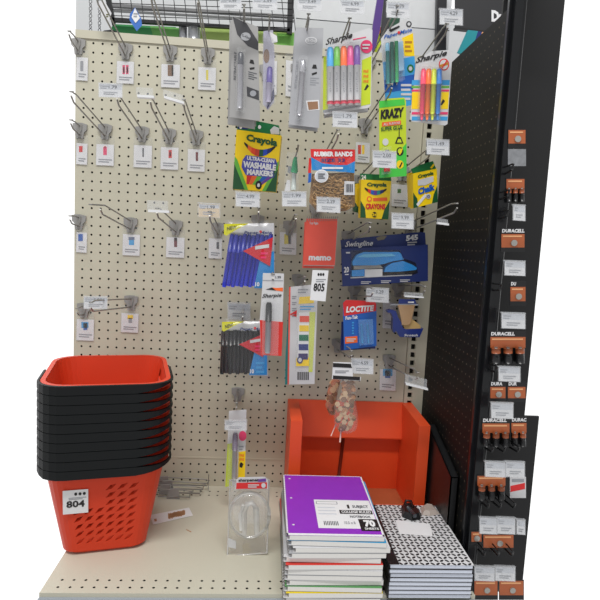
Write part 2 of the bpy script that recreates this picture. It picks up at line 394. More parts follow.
clear_tag(404, 292, 423, 297, 'thin white tag holder above the blue tape dispenser', 1.2, -10, 1.4)
# number tags 805 and 804
def num_tag(q, txt, label, Y, tq, yaw=0, off=0, mk=None):
    f = Face(q[0][0], q[0][1], Y, yaw)
    cx = sum(p[0] for p in q)/4; cy = sum(p[1] for p in q)/4
    mb = MB(); f.poly(mb, q, white, 0, .03)
    f.text(mb, txt, tq, inkb, .03, .03)
    x0, y0 = q[0]; x1 = q[1][0]; w = x1-x0
    for k in range(3): f.disc(mb, x0+w*(.38+.15*k), y0+4.5, 1.1, 1.6, inkb, .02, .01, 8)
    f.lines(mb, x0+w*.22, y0+9, x1-w*.16, y0+12, 2, greyp, .02)
    tag(mb.build('number_tag', None, f.P(cx, cy)), label, 'number tag')
num_tag([(312.5, 270), (328.5, 270.5), (325.5, 301.5), (310, 300)], '805', 'white paper tag numbered 805 hanging below the red memo pads', -12, [(314, 283), (325, 283.4), (324.2, 291.6), (313.2, 291.2)])
# ================================================================ GOODS ON THE HOOKS
def goods(name, label, cat, x, y, Y, yaw=0, pitch=0, group=None):
    f = Face(x, y, Y, yaw, pitch); return thing(name, label, cat, f.P(x, y), group), f
def pen(f, t, name, x0, y0, x1, y1, r, m, off, cap=None, capf=.3, n=10, tip=None):
    """pen from (x0,y0) top to (x1,y1) bottom; r in inches; cap covers capf of the length from the top"""
    A, B = f.P(x0, y0, off), f.P(x1, y1, off); b = MB()
    c0 = A.lerp(B, capf) if cap else A
    b.tube([c0, B.lerp(c0, .06), B], [r*.95, r*.95, r*.75], m, n); o = b.build(name, t)
    if cap:
        b = MB(); b.tube([A, A.lerp(c0, .12), c0], [r*.7, r, r*1.08], cap, n); b.build('cap', t if t is None else o) if False else sub(b, 'cap', o)
    if tip:
        b = MB(); b.tube([B, B.lerp(A, -.06)], [r*.5, r*.2], tip, n); sub(b, 'tip', o)
    return o
def sub(b, name, parent): return b.build(name, parent)
gcard = mat('silver grey card', (162, 161, 160), .4, .05)
gcard2 = mat('silver blue card', (172, 173, 177), .4, .05)
# --- two grey pen packs
def grey_pack(q, label, variant):
    cx = sum(p[0] for p in q)/4; cy = sum(p[1] for p in q)/4
    t, f = goods('pen_pack', label, 'pen pack', cx, cy, -11, -6, 0)
    b = MB(); (x0, y0), (x1, y1), (x2, y2), (x3, y3) = q
    f.poly(b, q, gcard if variant == 0 else gcard2, 0, .06)
    def L(u, v):
        a = (x0+(x1-x0)*u, y0+(y1-y0)*u); c = (x3+(x2-x3)*u, y3+(y2-y3)*u)
        return (a[0]+(c[0]-a[0])*v, a[1]+(c[1]-a[1])*v)
    if variant == 0:
        f.poly(b, [L(0, 0), L(.55, .01), L(1, .16), L(.98, .25), L(.6, .24), L(.2, .16)], mat('charcoal print', (62, 62, 66), .5), .02)
        f.disc(b, *L(.52, .15), 5, 4.2, gcard2, .04)
        f.text(b, 'S-Gel', [L(.38, .135), L(.7, .14), L(.7, .165), L(.38, .16)], dgrey, .06, .02)
        f.poly(b, [L(.56, .66), L(.98, .68), L(.98, .78), L(.58, .76)], mat('charcoal print', (62, 62, 66), .5), .02)
        f.disc(b, *L(.78, .72), 3.2, 3, greyp, .04)
    else:
        f.disc(b, *L(.58, .13), 6, 3.6, white, .04); f.disc(b, *L(.58, .13), 5.2, 3, gcard2, .05)
        f.text(b, 'S-Gel', [L(.44, .115), L(.74, .118), L(.74, .142), L(.44, .14)], white, .06, .02)
        f.poly(b, [L(.52, .74), L(.95, .72), L(.99, .82), L(.6, .84)], white, .02)
        f.poly(b, [L(.57, .75), L(.92, .735), L(.95, .81), L(.63, .83)], mat('skin brown photo', (150, 112, 84), .5), .04)
    f.poly(b, [L(.7, .37), L(.8, .37), L(.84, .41), L(.66, .41)], inkb, .02); f.poly(b, [L(.66, .46), L(.84, .44), L(.84, .46), L(.68, .48)], inkb, .02)
    for k in range(4): f.poly(b, [L(.62, .5+.022*k), L(.92-.1*(k % 2), .5+.022*k), L(.92-.1*(k % 2), .51+.022*k), L(.62, .51+.022*k)], dgrey if variant == 0 else greyp, .02)
    f.text(b, 'RETRACTABLE', [L(.1, .62), L(.1, .34), L(.19, .34), L(.19, .62)], greyp if variant else dgrey, .03, .01)
    b.build('backing_card', t)
    c = L(.34, .33); d = L(.33, .9)
    pm = mat('silver pen barrel', (188, 188, 194), .25, .4); cm = mat('graphite pen cap', (66, 68, 76), .3) if variant == 0 else mat('pale pen cap', (176, 176, 182), .2, .5)
    pen(f, t, 'pen', c[0], c[1], d[0], d[1], .27, pm, .35, cm, .22)
    b = MB(); A, B = f.P(c[0], c[1]-3, .3), f.P(d[0], d[1]+3, .3)
    f.poly(b, [L(.18, .28), L(.5, .28), L(.5, .93), L(.17, .93)], blis, .66, .5); b.build('blister', t)
    return t
for k, dxy in enumerate(((-2.4, 6), (-1.2, 3))):
    q = [(232+dxy[0], 17+dxy[1]), (255+dxy[0], 27+dxy[1]), (257+dxy[0], 123+dxy[1]), (230+dxy[0], 118+dxy[1])]
    f = Face(243, 80, -9.6+k*.5, -6); b = MB(); f.poly(b, q, gcard, 0, .25)
    tag(b.build('pen_pack', None, f.P(243, 80)), ['rearmost grey pen pack showing only edges behind the left grey pack', 'middle grey pen pack showing only its edge behind the left grey pack'][k], 'pen pack')
f = Face(305, 80, -10, -6); b = MB(); f.poly(b, [(294.5, 31), (322, 31), (317.5, 131), (288.5, 127)], gcard2, 0, .5)
tag(b.build('pen_pack', None, f.P(305, 80)), 'grey pen pack whose lower edge shows behind the pack with the photo square', 'pen pack')
grey_pack([(232.5, 16.5), (258, 27), (260, 121), (229.5, 117)], 'left silver grey pen pack with dark corner and round badge', 0)
grey_pack([(296, 27.5), (323.5, 28), (319, 128), (288.5, 124.5)], 'wide silver grey pen pack with an outlined badge and small photo square', 1)
# --- small purple pen pack
t, f = goods('pen_pack', 'narrow pen pack with purple barrel pen and white hang tab', 'pen pack', 269, 70, -11, 10)
b = MB(); f.poly(b, [(263.5, 31), (273, 30), (274.5, 56), (274, 102), (268, 110), (263, 104)], mat('pale lilac card', (176, 174, 190), .5), 0, .05)
f.poly(b, [(269, 31), (277, 36), (277.5, 42), (272, 43)], white, .03); f.disc(b, 266.5, 56, 3, 7, mat('brown print', (120, 84, 52), .5), .03)
f.poly(b, [(267, 109), (274.5, 98), (274, 88), (268, 100)], mat('indigo print', (50, 48, 96), .5), .03)
b.build('backing_card', t)
pen(f, t, 'pen', 270, 67, 268.5, 102, .26, mat('lilac pen barrel', (196, 190, 214), .3), .3, mat('violet pen grip', (88, 74, 146), .4), .45)
b = MB(); f.poly(b, [(263, 33), (275, 40), (275.5, 104), (262.5, 106)], blis, .62, .5); b.build('blister', t)
# --- five colour markers
t, f = goods('marker_pack', 'pack of five white markers with blue, green, orange, pink and purple caps', 'marker pack', 347, 72, -11, -6)
b = MB(); f.poly(b, [(326, 47), (347, 35), (369, 28), (372.5, 30), (371, 105), (368, 108), (325, 114.5), (322.5, 112)], offw, 0, .06)
f.poly(b, [(323.5, 57), (326.5, 56), (328, 110), (322.8, 112)], lime, .02); f.poly(b, [(362, 60), (371.5, 56), (370.4, 104), (361, 106)], lime, .02)
f.text(b, 'Sharpie', [(325.5, 39), (352.5, 31.5), (352.5, 39.5), (325.5, 47.5)], inkb, .05, .03, .35)
f.poly(b, [(325, 49.5), (328, 49.3), (328, 50.3), (325, 50.5)], inkb, .03)
f.poly(b, [(353, 39), (366, 36.6), (366, 37.6), (353, 40)], pink, .03)
f.disc(b, 366.5, 46.5, 6, 6.6, pink, .05, .04, 20); f.lines(b, 362.5, 44, 370, 49, 2, offw, .1)
for k in range(3): f.text(b, 'FINE', [(363.5, 70+5*k), (368.5, 69.6+5*k), (368.5, 72.6+5*k), (363.5, 73+5*k)], orp, .05, .02)
f.poly(b, [(364, 90), (367, 84), (369, 86), (366, 90)], inkb, .04); f.poly(b, [(323, 110), (361, 104.6), (361, 106.6), (323, 112.5)], greyp, .03)
b.build('backing_card', t)
for k, m in enumerate([lblu, mat('leaf green print', (100, 180, 60), .4), orp, mat('magenta plastic', (214, 70, 140), .35), purp]):
    x = 330.3+6.7*k; dy = -.9*k*.5
    o = pen(f, t, 'marker', x, 47.5+dy, x, 106+dy*.6, .3, white, .36, m, .33)
    A, B = f.P(x, 101.5+dy*.6, .36), f.P(x, 104.5+dy*.6, .36); bb = MB(); bb.tube([A, B], .32, mat('crimson print', (206, 34, 70), .4), 10); sub(bb, 'band', o)
    bb = MB(); f.text(bb, 'Sharpie', [(x+1, 92), (x+1, 72), (x-1.3, 72), (x-1.3, 92)][0:4], greyp, .7, .01); sub(bb, 'barrel_print', o)
b = MB(); f.poly(b, [(326, 45), (361, 41), (361, 105), (325.5, 110)], blis, .72, .6); b.build('blister', t)
f2 = Face(347, 74, -10, -6); b = MB(); f2.poly(b, [(327, 50), (369, 38), (368, 111), (324, 117)], offw, 0, .5)
tag(b.build('marker_pack', None, f2.P(347, 74)), 'marker pack whose pale lower edge shows behind the five colour markers', 'marker pack')
# --- mechanical pencils
t, f = goods('pencil_pack', 'pack of teal mechanical pencils on a white, yellow and blue card', 'pencil pack', 398, 60, -9.5, 10)
b = MB(); f.poly(b, [(381, 39), (388, 29), (404, 20), (409, 20), (412, 29), (417, 104), (386, 110)], offw, 0, .06)
f.poly(b, [(402, 38), (413, 33), (414.5, 56), (404.5, 56)], yel, .02); f.poly(b, [(383, 62), (414.5, 56), (417.3, 104), (386, 110)], lblu, .02)
f.poly(b, [(384, 80), (415.6, 74), (416.4, 88), (385, 93)], blu, .03)
f.text(b, 'Paper Mate', [(384, 35), (412, 27.5), (412, 32.5), (384, 40)], blu, .05, .02, .2); f.disc(b, 399, 32.5, 1.4, 1.5, redp, .07)
f.poly(b, [(389, 30), (399, 25.5), (400, 27), (391, 32)], inkb, .04); f.disc(b, 409, 24, 2.8, 3, mat('charcoal print', (62, 62, 66), .5), .04); f.disc(b, 409, 24, 1.5, 1.7, offw, .06)
f.lines(b, 405, 41, 412, 52, 3, mat('ochre print', (190, 130, 30), .4), .04); f.disc(b, 410.5, 68.5, 3.3, 4.2, grn, .05); f.disc(b, 410.5, 68.5, 1.8, 2.2, offw, .07)
f.lines(b, 401, 84, 413, 100, 4, offw, .05)
b.build('backing_card', t)
for k, m in enumerate([teal, mat('teal dark', (10, 116, 100), .4), mat('mint green', (50, 180, 110), .4)]):
    pen(f, t, 'mechanical_pencil', 387.5+4.4*k, 43-.8*k, 388+4.4*k, 84-.8*k, .2, m, .3, mat('pale blue clip', (130, 190, 220), .3) if k == 0 else None, .2, tip=steel)
b = MB(); f.poly(b, [(398, 42), (403, 41), (404, 70), (399, 71)], mat('lead case blue', (150, 190, 220), .3), .4, .35); b.build('lead_case', t)
b = MB(); f.poly(b, [(384.5, 42), (404, 38.5), (405, 80), (386, 84)], blis, .6, .5); b.build('blister', t)
# --- four highlighters
t, f = goods('highlighter_pack', 'pack of pink, orange, yellow and blue highlighters on a white card', 'highlighter pack', 432, 90, -9.5, -4)
b = MB(); f.poly(b, [(416, 61), (432, 51), (449, 50), (452.5, 53), (447.5, 124), (445, 125.5), (412, 121.5), (410, 119)], offw, 0, .06)
for (a, c, m) in ((80, 85, lblu), (86, 88, mat('leaf green print', (100, 180, 60), .4)), (89.5, 91.5, pink), (92, 109, yel), (112, 114.5, pink), (116.5, 120.5, lblu)):
    f.poly(b, [(412, a), (449.8-(a-80)*.06, a), (449.8-(c-80)*.06, c), (411.5, c)], m, .02)
f.text(b, 'Sharpie', [(415.5, 57.5), (447, 49.5), (447, 57), (415.5, 65)], inkb, .05, .03, .35)
f.disc(b, 444, 64.5, 5.2, 6, redp, .03, .02, 20); f.disc(b, 444, 64.5, 4.1, 4.9, offw, .05, .02, 20)
f.poly(b, [(439.5, 65), (448, 62), (448.5, 64.5), (440, 67.5)], mat('ochre print', (190, 130, 30), .4), .07); f.poly(b, [(441, 68.5), (446.6, 60), (447.4, 61), (441.8, 69.5)], redp, .1)
f.poly(b, [(440, 105), (443, 99), (445, 101), (442, 105)], inkb, .05)
b.build('backing_card', t)
for k, m in enumerate([mat('neon pink', (255, 70, 110), .35), mat('neon orange', (255, 120, 30), .35), mat('neon yellow', (226, 240, 50), .35), mat('highlighter blue', (40, 130, 220), .35)]):
    x = 423+5.3*k
    o = pen(f, t, 'highlighter', x+.6, 69, x-1.2, 114, .25, m, .36, m, .34)
    bb = MB(); bb.tube([f.P(x-1.2, 114, .36), f.P(x-1.3, 120, .36)], [.19, .1], m, 8); sub(bb, 'tip', o)
b = MB(); f.poly(b, [(420, 66), (443, 67), (441, 121), (418, 119)], blis, .68, .5); b.build('blister', t)
# --- krazy glue card
t, f = goods('glue_card', 'lime and green super glue card with black lettering and warning pictures', 'glue pack', 392, 138, -10, 6)
b = MB(); f.poly(b, [(379, 103), (388, 98.5), (404, 97.5), (406, 101), (406.5, 176), (379.5, 178)], lime, 0, .06)
f.poly(b, [(379.2, 101), (404.5, 99), (405, 105), (379.3, 108)], mat('bright green print', (70, 200, 70), .4), .02)
f.poly(b, [(392, 160), (406.5, 143), (406.6, 176), (386, 177.4)], mat('bright green print', (70, 200, 70), .4), .02)
f.poly(b, [(379.4, 163), (392, 160), (386, 177.4), (379.5, 178)], mat('mid green print', (60, 180, 80), .4), .02)
f.text(b, 'KRAZY', [(380.5, 110), (404, 107), (404, 117), (380.5, 119.5)], inkb, .06, .06, .1)
f.poly(b, [(382, 122.4), (401, 120.4), (401, 124.6), (382, 126.6)], orp, .04); f.text(b, 'ALL PURPOSE', [(383.5, 123.2), (400, 121.4), (400, 123.8), (383.5, 125.8)], offw, .08, .02)
f.text(b, 'SUPER GLUE', [(381, 127.5), (402.5, 125), (402.5, 129), (381, 131.5)], dgrn, .06, .03)
f.poly(b, [(397.5, 137), (401, 137), (403.5, 143.5), (395, 143.5)], inkb, .04); f.poly(b, [(398.3, 139), (400.6, 139), (401.8, 142.5), (396.8, 142.5)], lime, .06); f.poly(b, [(398.8, 128), (399.6, 128), (399.6, 137), (398.8, 137)], inkb, .04)
f.disc(b, 385.5, 142, 3, 3.6, offw, .05); f.disc(b, 400, 151.5, 3.6, 4.4, inkb, .04); f.disc(b, 400, 151, 2.2, 2.6, lime, .06); f.poly(b, [(399, 154), (402, 148), (402.8, 149), (400, 155)], yel, .08)
f.disc(b, 400, 164.5, 3.6, 4.2, yel, .04); f.poly(b, [(399, 167), (402, 161.5), (402.6, 163), (400, 168)], inkb, .06)
b.build('backing_card', t)
b = MB(); b.tube([f.P(387, 150, .3), f.P(387, 166, .3)], [.2, .25], offw, 10); b.tube([f.P(387, 166, .3), f.P(387, 171.5, .3)], [.32, .3], redp, 10); b.build('glue_tube', t)
b = MB(); f.poly(b, [(382.5, 147), (391.5, 146), (391.5, 173.5), (382.5, 174.5)], blis, .62, .5); b.build('blister', t)
# --- boxes of the crayon brand
def L4(q):
    (x0, y0), (x1, y1), (x2, y2), (x3, y3) = q
    def L(u, v):
        a = (x0+(x1-x0)*u, y0+(y1-y0)*u); c = (x3+(x2-x3)*u, y3+(y2-y3)*u)
        return (a[0]+(c[0]-a[0])*v, a[1]+(c[1]-a[1])*v)
    return L
def LT(L, u0, v0, u1, v1): return [L(u0, v0), L(u1, v0), L(u1, v1), L(u0, v1)]
t, f = goods('marker_box', 'yellow box of eight washable markers with green flap', 'marker box', 256, 160, -6, -8)
q = [(236.5, 129.5), (281.3, 135.5), (275.8, 192), (232.6, 189)]; L = L4(q)
b = MB(); f.poly(b, q, yel, 0, .9)
f.poly(b, [L(0, .55), L(.3, 1), L(0, 1)], dgrn, .02); f.poly(b, [L(1, .55), L(1, 1), L(.72, 1)], dgrn, .02)
f.poly(b, [L(0, .45), L(.06, .5), L(.36, 1), L(.28, 1), L(0, .57)], mat('leaf green print', (100, 180, 60), .4), .03); f.poly(b, [L(1, .45), L(.95, .5), L(.68, 1), L(.76, 1), L(1, .58)], mat('leaf green print', (100, 180, 60), .4), .03)
f.text(b, 'Crayola', [L(.23, .05), L(.93, .07), L(.93, .24), L(.23, .2)], dgrn, .06, .05)
ms = [inkb, orp, mat('vermilion', (230, 70, 30), .4), mat('brick', (200, 60, 40), .4), dgrn, mat('royal blue', (30, 70, 180), .4), mat('deep blue', (20, 40, 110), .4), inkb]
for k in range(8):
    u0 = .19+.088*k; e = abs(k-3.5)/3.5
    if k == 4: u0 += .0
    ea = abs(k-4)/4; eb = abs(k-3)/4
    f.poly(b, [L(u0, .19+.1*(1-ea*ea)), L(u0+.09, .19+.1*(1-eb*eb)), L(u0+.09, .22+.19*(1-eb*eb)), L(u0, .22+.19*(1-ea*ea))], ms[k], .04)
f.poly(b, [L(.25, .41), L(.92, .42), L(.98, .52), L(.97, .64), L(.92, .75), L(.28, .75), L(.17, .62), L(.18, .5)], mat('violet blue print', (70, 74, 170), .4), .03)
f.text(b, 'ULTRA-CLEAN', [L(.28, .42), L(.9, .43), L(.9, .5), L(.28, .49)], white, .07, .05); f.text(b, 'WASHABLE', [L(.2, .51), L(.95, .52), L(.95, .63), L(.2, .62)], white, .07, .06)
f.text(b, 'MARKERS', [L(.3, .64), L(.9, .64), L(.9, .74), L(.3, .74)], white, .07, .06)
cols = [redp, orp, mat('leaf green print', (100, 180, 60), .4), blu, purp]
for k in range(5): f.poly(b, [L(.3+.12*k, .75), L(.42+.12*k, .75), L(.44+.07*(k-1), .9), L(.38+.07*(k-1), .9)], cols[k], .03)
f.disc(b, *L(.59, .9), 3.2, 4.4, inkb, .06); f.text(b, '8', [L(.56, .87), L(.62, .87), L(.62, .935), L(.56, .935)], white, .1, .06)
b.build('box_body', t)
b = MB(); fl = Face(256, 124, -5.6, -8); fl.poly(b, [(238, 117.5), (245, 119), (262, 122), (279, 125.5), (280.5, 136), (237, 130.5)], grn, 0, .05)
fl.poly(b, [(238.5, 119), (248, 120.5), (248, 129.5), (237.6, 128.5)], navy, .02); fl.text(b, '8', [(239.5, 123), (242, 123), (242, 129), (239.5, 129)], white, .04, .04)
fl.lines(b, 244, 122, 254, 126, 2, white, .03, 1); fl.disc(b, 259.5, 127, 1.6, 2, white, .03); fl.poly(b, [(270, 130), (274, 126), (279, 128), (279.5, 134.5), (271, 134)], offw, .03); b.build('hang_flap', t)
# green glue pen
t, f = goods('glue_pen', 'green and clear glue pen hanging alone between marker box and rubber bands', 'glue pen', 294, 172, -8)
b = MB(); b.tube([f.P(295.5, 157, .3), f.P(295, 160, .3), f.P(294.5, 171, .3), f.P(294, 173, .3)], [.12, .22, .36, .3], mat('glue cap green', (20, 150, 96), .4), 12); b.build('cap', t)
b = MB(); b.tube([f.P(294, 173, .3), f.P(293.5, 190, .3)], [.22, .26], mat('pale glue barrel', (190, 200, 196), .3), 12); b.build('barrel', t)
b = MB(); f.poly(b, [(287, 180), (290.5, 180), (290.5, 191), (284.5, 191)], white, 0, .03); f.poly(b, [(288, 166), (291.5, 166), (290.5, 174), (287.5, 172)], greyp, 0, .05); b.build('backing_card', t)
b = MB(); f.poly(b, [(287, 152), (298.5, 152), (299, 191), (284, 191)], blis, .7, .6); b.build('blister', t)
# rubber bands bag
t, f = goods('rubber_band_bag', 'clear bag of tan rubber bands with a red and blue header', 'bag', 333, 178, -9.5, -4)
rb = mat('rubber band tan', (188, 148, 92), .55)
b = MB()
for k in range(150):
    cx = random.uniform(317, 350); cy = random.uniform(176, 207); rx = random.uniform(2.5, 6.5); ry = random.uniform(1.2, 3.4); a = random.uniform(-.6, .6)
    pts = []
    for i in range(11):
        an = 2*math.pi*i/10; x = rx*math.cos(an); y = ry*math.sin(an)*(1+.3*math.sin(2*an+k))
        pts.append(f.P(min(354, max(311, cx+x*math.cos(a)-y*math.sin(a))), cy+x*math.sin(a)+y*math.cos(a), random.uniform(.25, .8)+.1*math.sin(an)))
    b.tube(pts, .045, rb, 4, False)
f.poly(b, [(312, 174), (354, 172), (355, 206), (346, 211), (318, 212), (309, 202)], mat('rubber band mass', (150, 116, 74), .7, var=.3, scale=120), .2, .3)
tag(b.build('rubber_bands', t), kind='stuff')
b = MB()
f.poly(b, [(310.5, 149), (355, 149.5), (355, 161), (347, 165), (335, 165), (322, 163), (311, 157)], redp, .95, .04)
f.poly(b, [(311, 157), (322, 163), (335, 165), (347, 165), (355, 161), (354.5, 173), (345, 172), (330, 171), (312, 170)], mat('sky blue print', (30, 130, 200), .4), .95, .04)
f.text(b, 'RUBBER BANDS', [(314, 151.5), (352.5, 151.5), (352.5, 156.5), (314, 156.5)], white, 1.0, .05); f.text(b, 'SIZE 33', [(321, 158.5), (345, 158.5), (345, 161.8), (321, 161.8)], navy, 1.0, .03); f.lines(b, 322, 167, 343, 169, 1, white, 1.0)
f.disc(b, 321.5, 176, 7, 6.6, white, 1.0, .03, 20); f.disc(b, 321.5, 176, 5.9, 5.5, mat('pale grey print', (186, 190, 198), .5), 1.02, .03, 20); f.lines(b, 318, 173.5, 325, 178.5, 3, dgrey, 1.06)
f.poly(b, [(309, 158), (311.5, 158), (311, 173), (308, 173)], redp, .8, .04); f.poly(b, [(308.5, 173), (311.5, 173), (311, 182), (308, 183)], blu, .8, .04)
f.poly(b, [(344.5, 181), (354.5, 181.5), (354.5, 195), (344, 195)], offw, .98, .03)
for k in range(6): f.rect(b, 346+1.2*k, 184, 346.6+1.2*k+.3*(k % 2), 192, dgrey, 1.03, .02)
b.build('printed_header', t)
b = MB()
N = 9
g = [[f.P(307.5+49*i/N-(1.5 if j == N else 0), 147+66*j/N+1.5*math.sin(i*1.7), .95+.18*math.sin(i*2.3+j)+.12*math.cos(j*2.9)-(.9 if i in (0, N) or j in (0, N) else 0)) for i in range(N+1)] for j in range(N+1)]
b.add([p for r in g for p in r], [[j*(N+1)+i, j*(N+1)+i+1, (j+1)*(N+1)+i+1, (j+1)*(N+1)+i] for j in range(N) for i in range(N)], film, True)
b.build('clear_bag', t)
# crayons
def crayon_pack(q, label, kind, flap, Y, yaw, d=1.0):
    L = L4(q); cx, cy = L(.5, .5)
    t, f = goods('crayon_box' if kind == 0 else 'chalk_box', label, 'crayon box' if kind == 0 else 'chalk box', cx, cy, Y, yaw)
    b = MB(); f.poly(b, q, yel, 0, d)
    f.poly(b, [L(0, .55), L(.16, .75), L(.2, 1), L(0, 1)], dgrn, .02); f.poly(b, [L(1, .5), L(1, 1), L(.76, 1), L(.84, .75)], dgrn, .02)
    f.text(b, 'Crayola', [L(.2, .07), L(.86, .05), L(.86, .19), L(.2, .2)], dgrn, .05, .05)
    if kind == 0:
        for k in range(7):
            ea = abs(k-3.5)/3.5; eb = abs(k-2.5)/3.5; f.poly(b, [L(.13+.105*k, .2+.07*(1-ea*ea)), L(.235+.105*k, .2+.07*(1-eb*eb)), L(.235+.105*k, .24+.15*(1-eb*eb)), L(.13+.105*k, .24+.15*(1-ea*ea))], [inkb, redp, blu, purp, teal, navy, inkb][k], .04)
        f.disc(b, *L(.3, .5), 2.6, 2.8, orp, .04); f.disc(b, *L(.3, .5), 1.5, 1.6, yel, .06); f.poly(b, [L(.42, .47), L(.9, .43), L(.92, .52), L(.44, .55)], orp, .04)
        f.text(b, 'CRAYONS', [L(.18, .62), L(.86, .6), L(.86, .75), L(.18, .77)], redp, .06, .06)
        f.disc(b, *L(.5, .9), 2.4, 2.8, inkb, .05); f.text(b, '24', [L(.42, .86), L(.58, .86), L(.58, .94), L(.42, .94)], yel, .08, .05)
    else:
        f.poly(b, [L(.2, .22), L(.85, .2), L(.85, .36), L(.5, .42), L(.2, .38)], offw, .04); 
        f.text(b, 'Chalk', [L(.2, .46), L(.9, .42), L(.9, .62), L(.2, .66)], blu, .06, .06)
        f.poly(b, [L(.12, .9), L(.5, .66), L(.55, .74), L(.18, .98)], white, .05); f.disc(b, *L(.62, .76), 2.4, 2.6, offw, .06); f.text(b, '12', [L(.56, .72), L(.68, .72), L(.68, .8), L(.56, .8)], navy, .1, .04)
    b.build('box_body', t)
    b = MB(); f3 = Face(cx, flap[0][1], Y+.3, yaw); f3.poly(b, flap, grn, 0, .05)
    x0 = flap[0][0]; y0 = flap[0][1]
    if kind == 0: f3.text(b, '24', [(x0+1.5, y0+1.5), (x0+6, y0+1.5), (x0+6, y0+6), (x0+1.5, y0+6)], white, .03, .04)
    else: f3.poly(b, [(430, 168), (433.5, 163.5), (434.5, 165), (432, 168.5)], yel, .03)
    b.build('hang_flap', t)
    return t
f = Face(380, 200, -7.2, 0); b = MB(); f.poly(b, [(354, 183), (386, 183), (383, 220), (353.5, 211)], dgrn, 0, .7); f.poly(b, [(355, 184), (361, 183), (360, 199), (358, 207), (355, 202)], yel, .02)
tag(b.build('crayon_box', None, f.P(370, 200)), 'crayon box mostly hidden behind the front crayon box, green left edge showing', 'crayon box')
crayon_pack([(361, 179.5), (391.3, 181), (388.3, 219.5), (360.3, 217.5)], 'yellow box of twenty four crayons hanging in front', 0, [(360, 173.5), (391, 175), (391.3, 182), (361, 180)], -8.5, 4, .9)
f = Face(425, 190, -5.6, 0); b = MB(); f.poly(b, [(409, 173), (432, 168), (431, 203), (410.5, 207)], yel, 0, 1)
tag(b.build('chalk_box', None, f.P(425, 190)), 'chalk box hidden behind the front chalk box with its left edge showing', 'chalk box')
crayon_pack([(413, 173.5), (436.8, 168.5), (437.8, 202), (413.5, 208.3)], 'yellow box of twelve white chalk sticks hanging in front', 1, [(411, 169), (421, 164.5), (433, 161), (436.5, 169.5), (413, 174)], -7.3, 8, .9)
# bags of ten pens
def pen_bag(x0, y0, x1, y1, body, label, Y, slant, n=10):
    cx, cy = (x0+x1)/2, (y0+y1)/2
    t, f = goods('pen_bag', label, 'bag of pens', cx, cy, Y, -4)
    w = x1-x0; h = y1-y0
    for k in range(n):
        x = x0+3+(w*.78)*k/n; pen(f, t, 'pen', x+slant+1.5, y0+h*(.17+.01*(k % 3)), x, y1-4-(k % 2), .25, body, .3+.18*(k % 2), mat('pen cap '+body.name, tuple(int(v*.8) for v in ((24, 44, 190) if 'blue' in body.name else (26, 28, 34))), .3), .34, 8)
    b = MB()
    f.poly(b, [(x0+4, y0+2), (x1-2, y0+1), (x1-1, y1-2), (x0+w*.62, y1-2), (x0+w*.8, y0+h*.45), (x0+4, y0+h*.16)], offw, .06, .04)
    f.poly(b, [(x0+w*.72, y0+h*.5), (x1-2, y0+h*.42), (x1-2, y1-3), (x0+w*.6, y1-3)], mat('sky blue print', (30, 130, 200), .4), .76, .04)
    f.poly(b, [(x0+3, y0+2), (x0+w*.5, y0+1.5), (x0+w*.3, y0+h*.1), (x0+w*.1, y0+h*.2), (x0+3, y0+h*.18)], mat('acid yellow print', (216, 214, 20), .4), .62, .04)
    f.text(b, 'NEW', [(x0+6, y0+5), (x0+w*.28, y0+3), (x0+w*.28, y0+6.5), (x0+6, y0+8.5)], mat('olive ink', (90, 90, 20), .5), .66, .03)
    f.text(b, 'Paper Mate', [(x0+w*.42, y0+h*.13), (x1-4, y0+h*.13), (x1-4, y0+h*.19), (x0+w*.42, y0+h*.19)], navy, .66, .03, .15)
    f.disc(b, x0+w*.72, y0+h*.14, 1.4, 1.4, redp, .7)
    f.poly(b, [(x0+w*.4, y0+h*.42), (x1-3, y0+h*.22), (x1-6, y0+h*.64)], mat('crimson label', (200, 24, 40), .4), .86, .04)
    f.lines(b, x0+w*.62, y0+h*.35, x1-7, y0+h*.4, 1, offw, .89, -2); f.lines(b, x0+w*.72, y0+h*.44, x1-8, y0+h*.53, 2, pink, .89)
    f.text(b, '10', [(x0+w*.62, y1-9), (x0+w*.7, y1-9), (x0+w*.7, y1-4.5), (x0+w*.62, y1-4.5)], white, .8, .04)
    f.lines(b, x0+w*.74, y1-16, x1-5, y1-5, 3, lblu, .8)
    b.build('printed_label', t)
    b = MB(); N = 8
    g = [[f.P(x0-1+(w+2)*i/N, y0-2+(h+4)*j/N, .92+.14*math.sin(i*2.1+j*1.3)-(.85 if i in (0, N) or j in (0, N) else 0)) for i in range(N+1)] for j in range(N+1)]
    b.add([p for r in g for p in r], [[j*(N+1)+i, j*(N+1)+i+1, (j+1)*(N+1)+i+1, (j+1)*(N+1)+i] for j in range(N) for i in range(N)], film, True)
    b.build('clear_bag', t)
pen_bag(221, 222, 276, 291, mat('blue pen barrel', (26, 48, 200), .35), 'clear bag of blue pens with red triangle label', -6, 7)
pen_bag(219, 320, 269, 378, mat('dark pen barrel', (30, 31, 36), .35), 'clear bag of black pens with red triangle label', -5.5, 0)
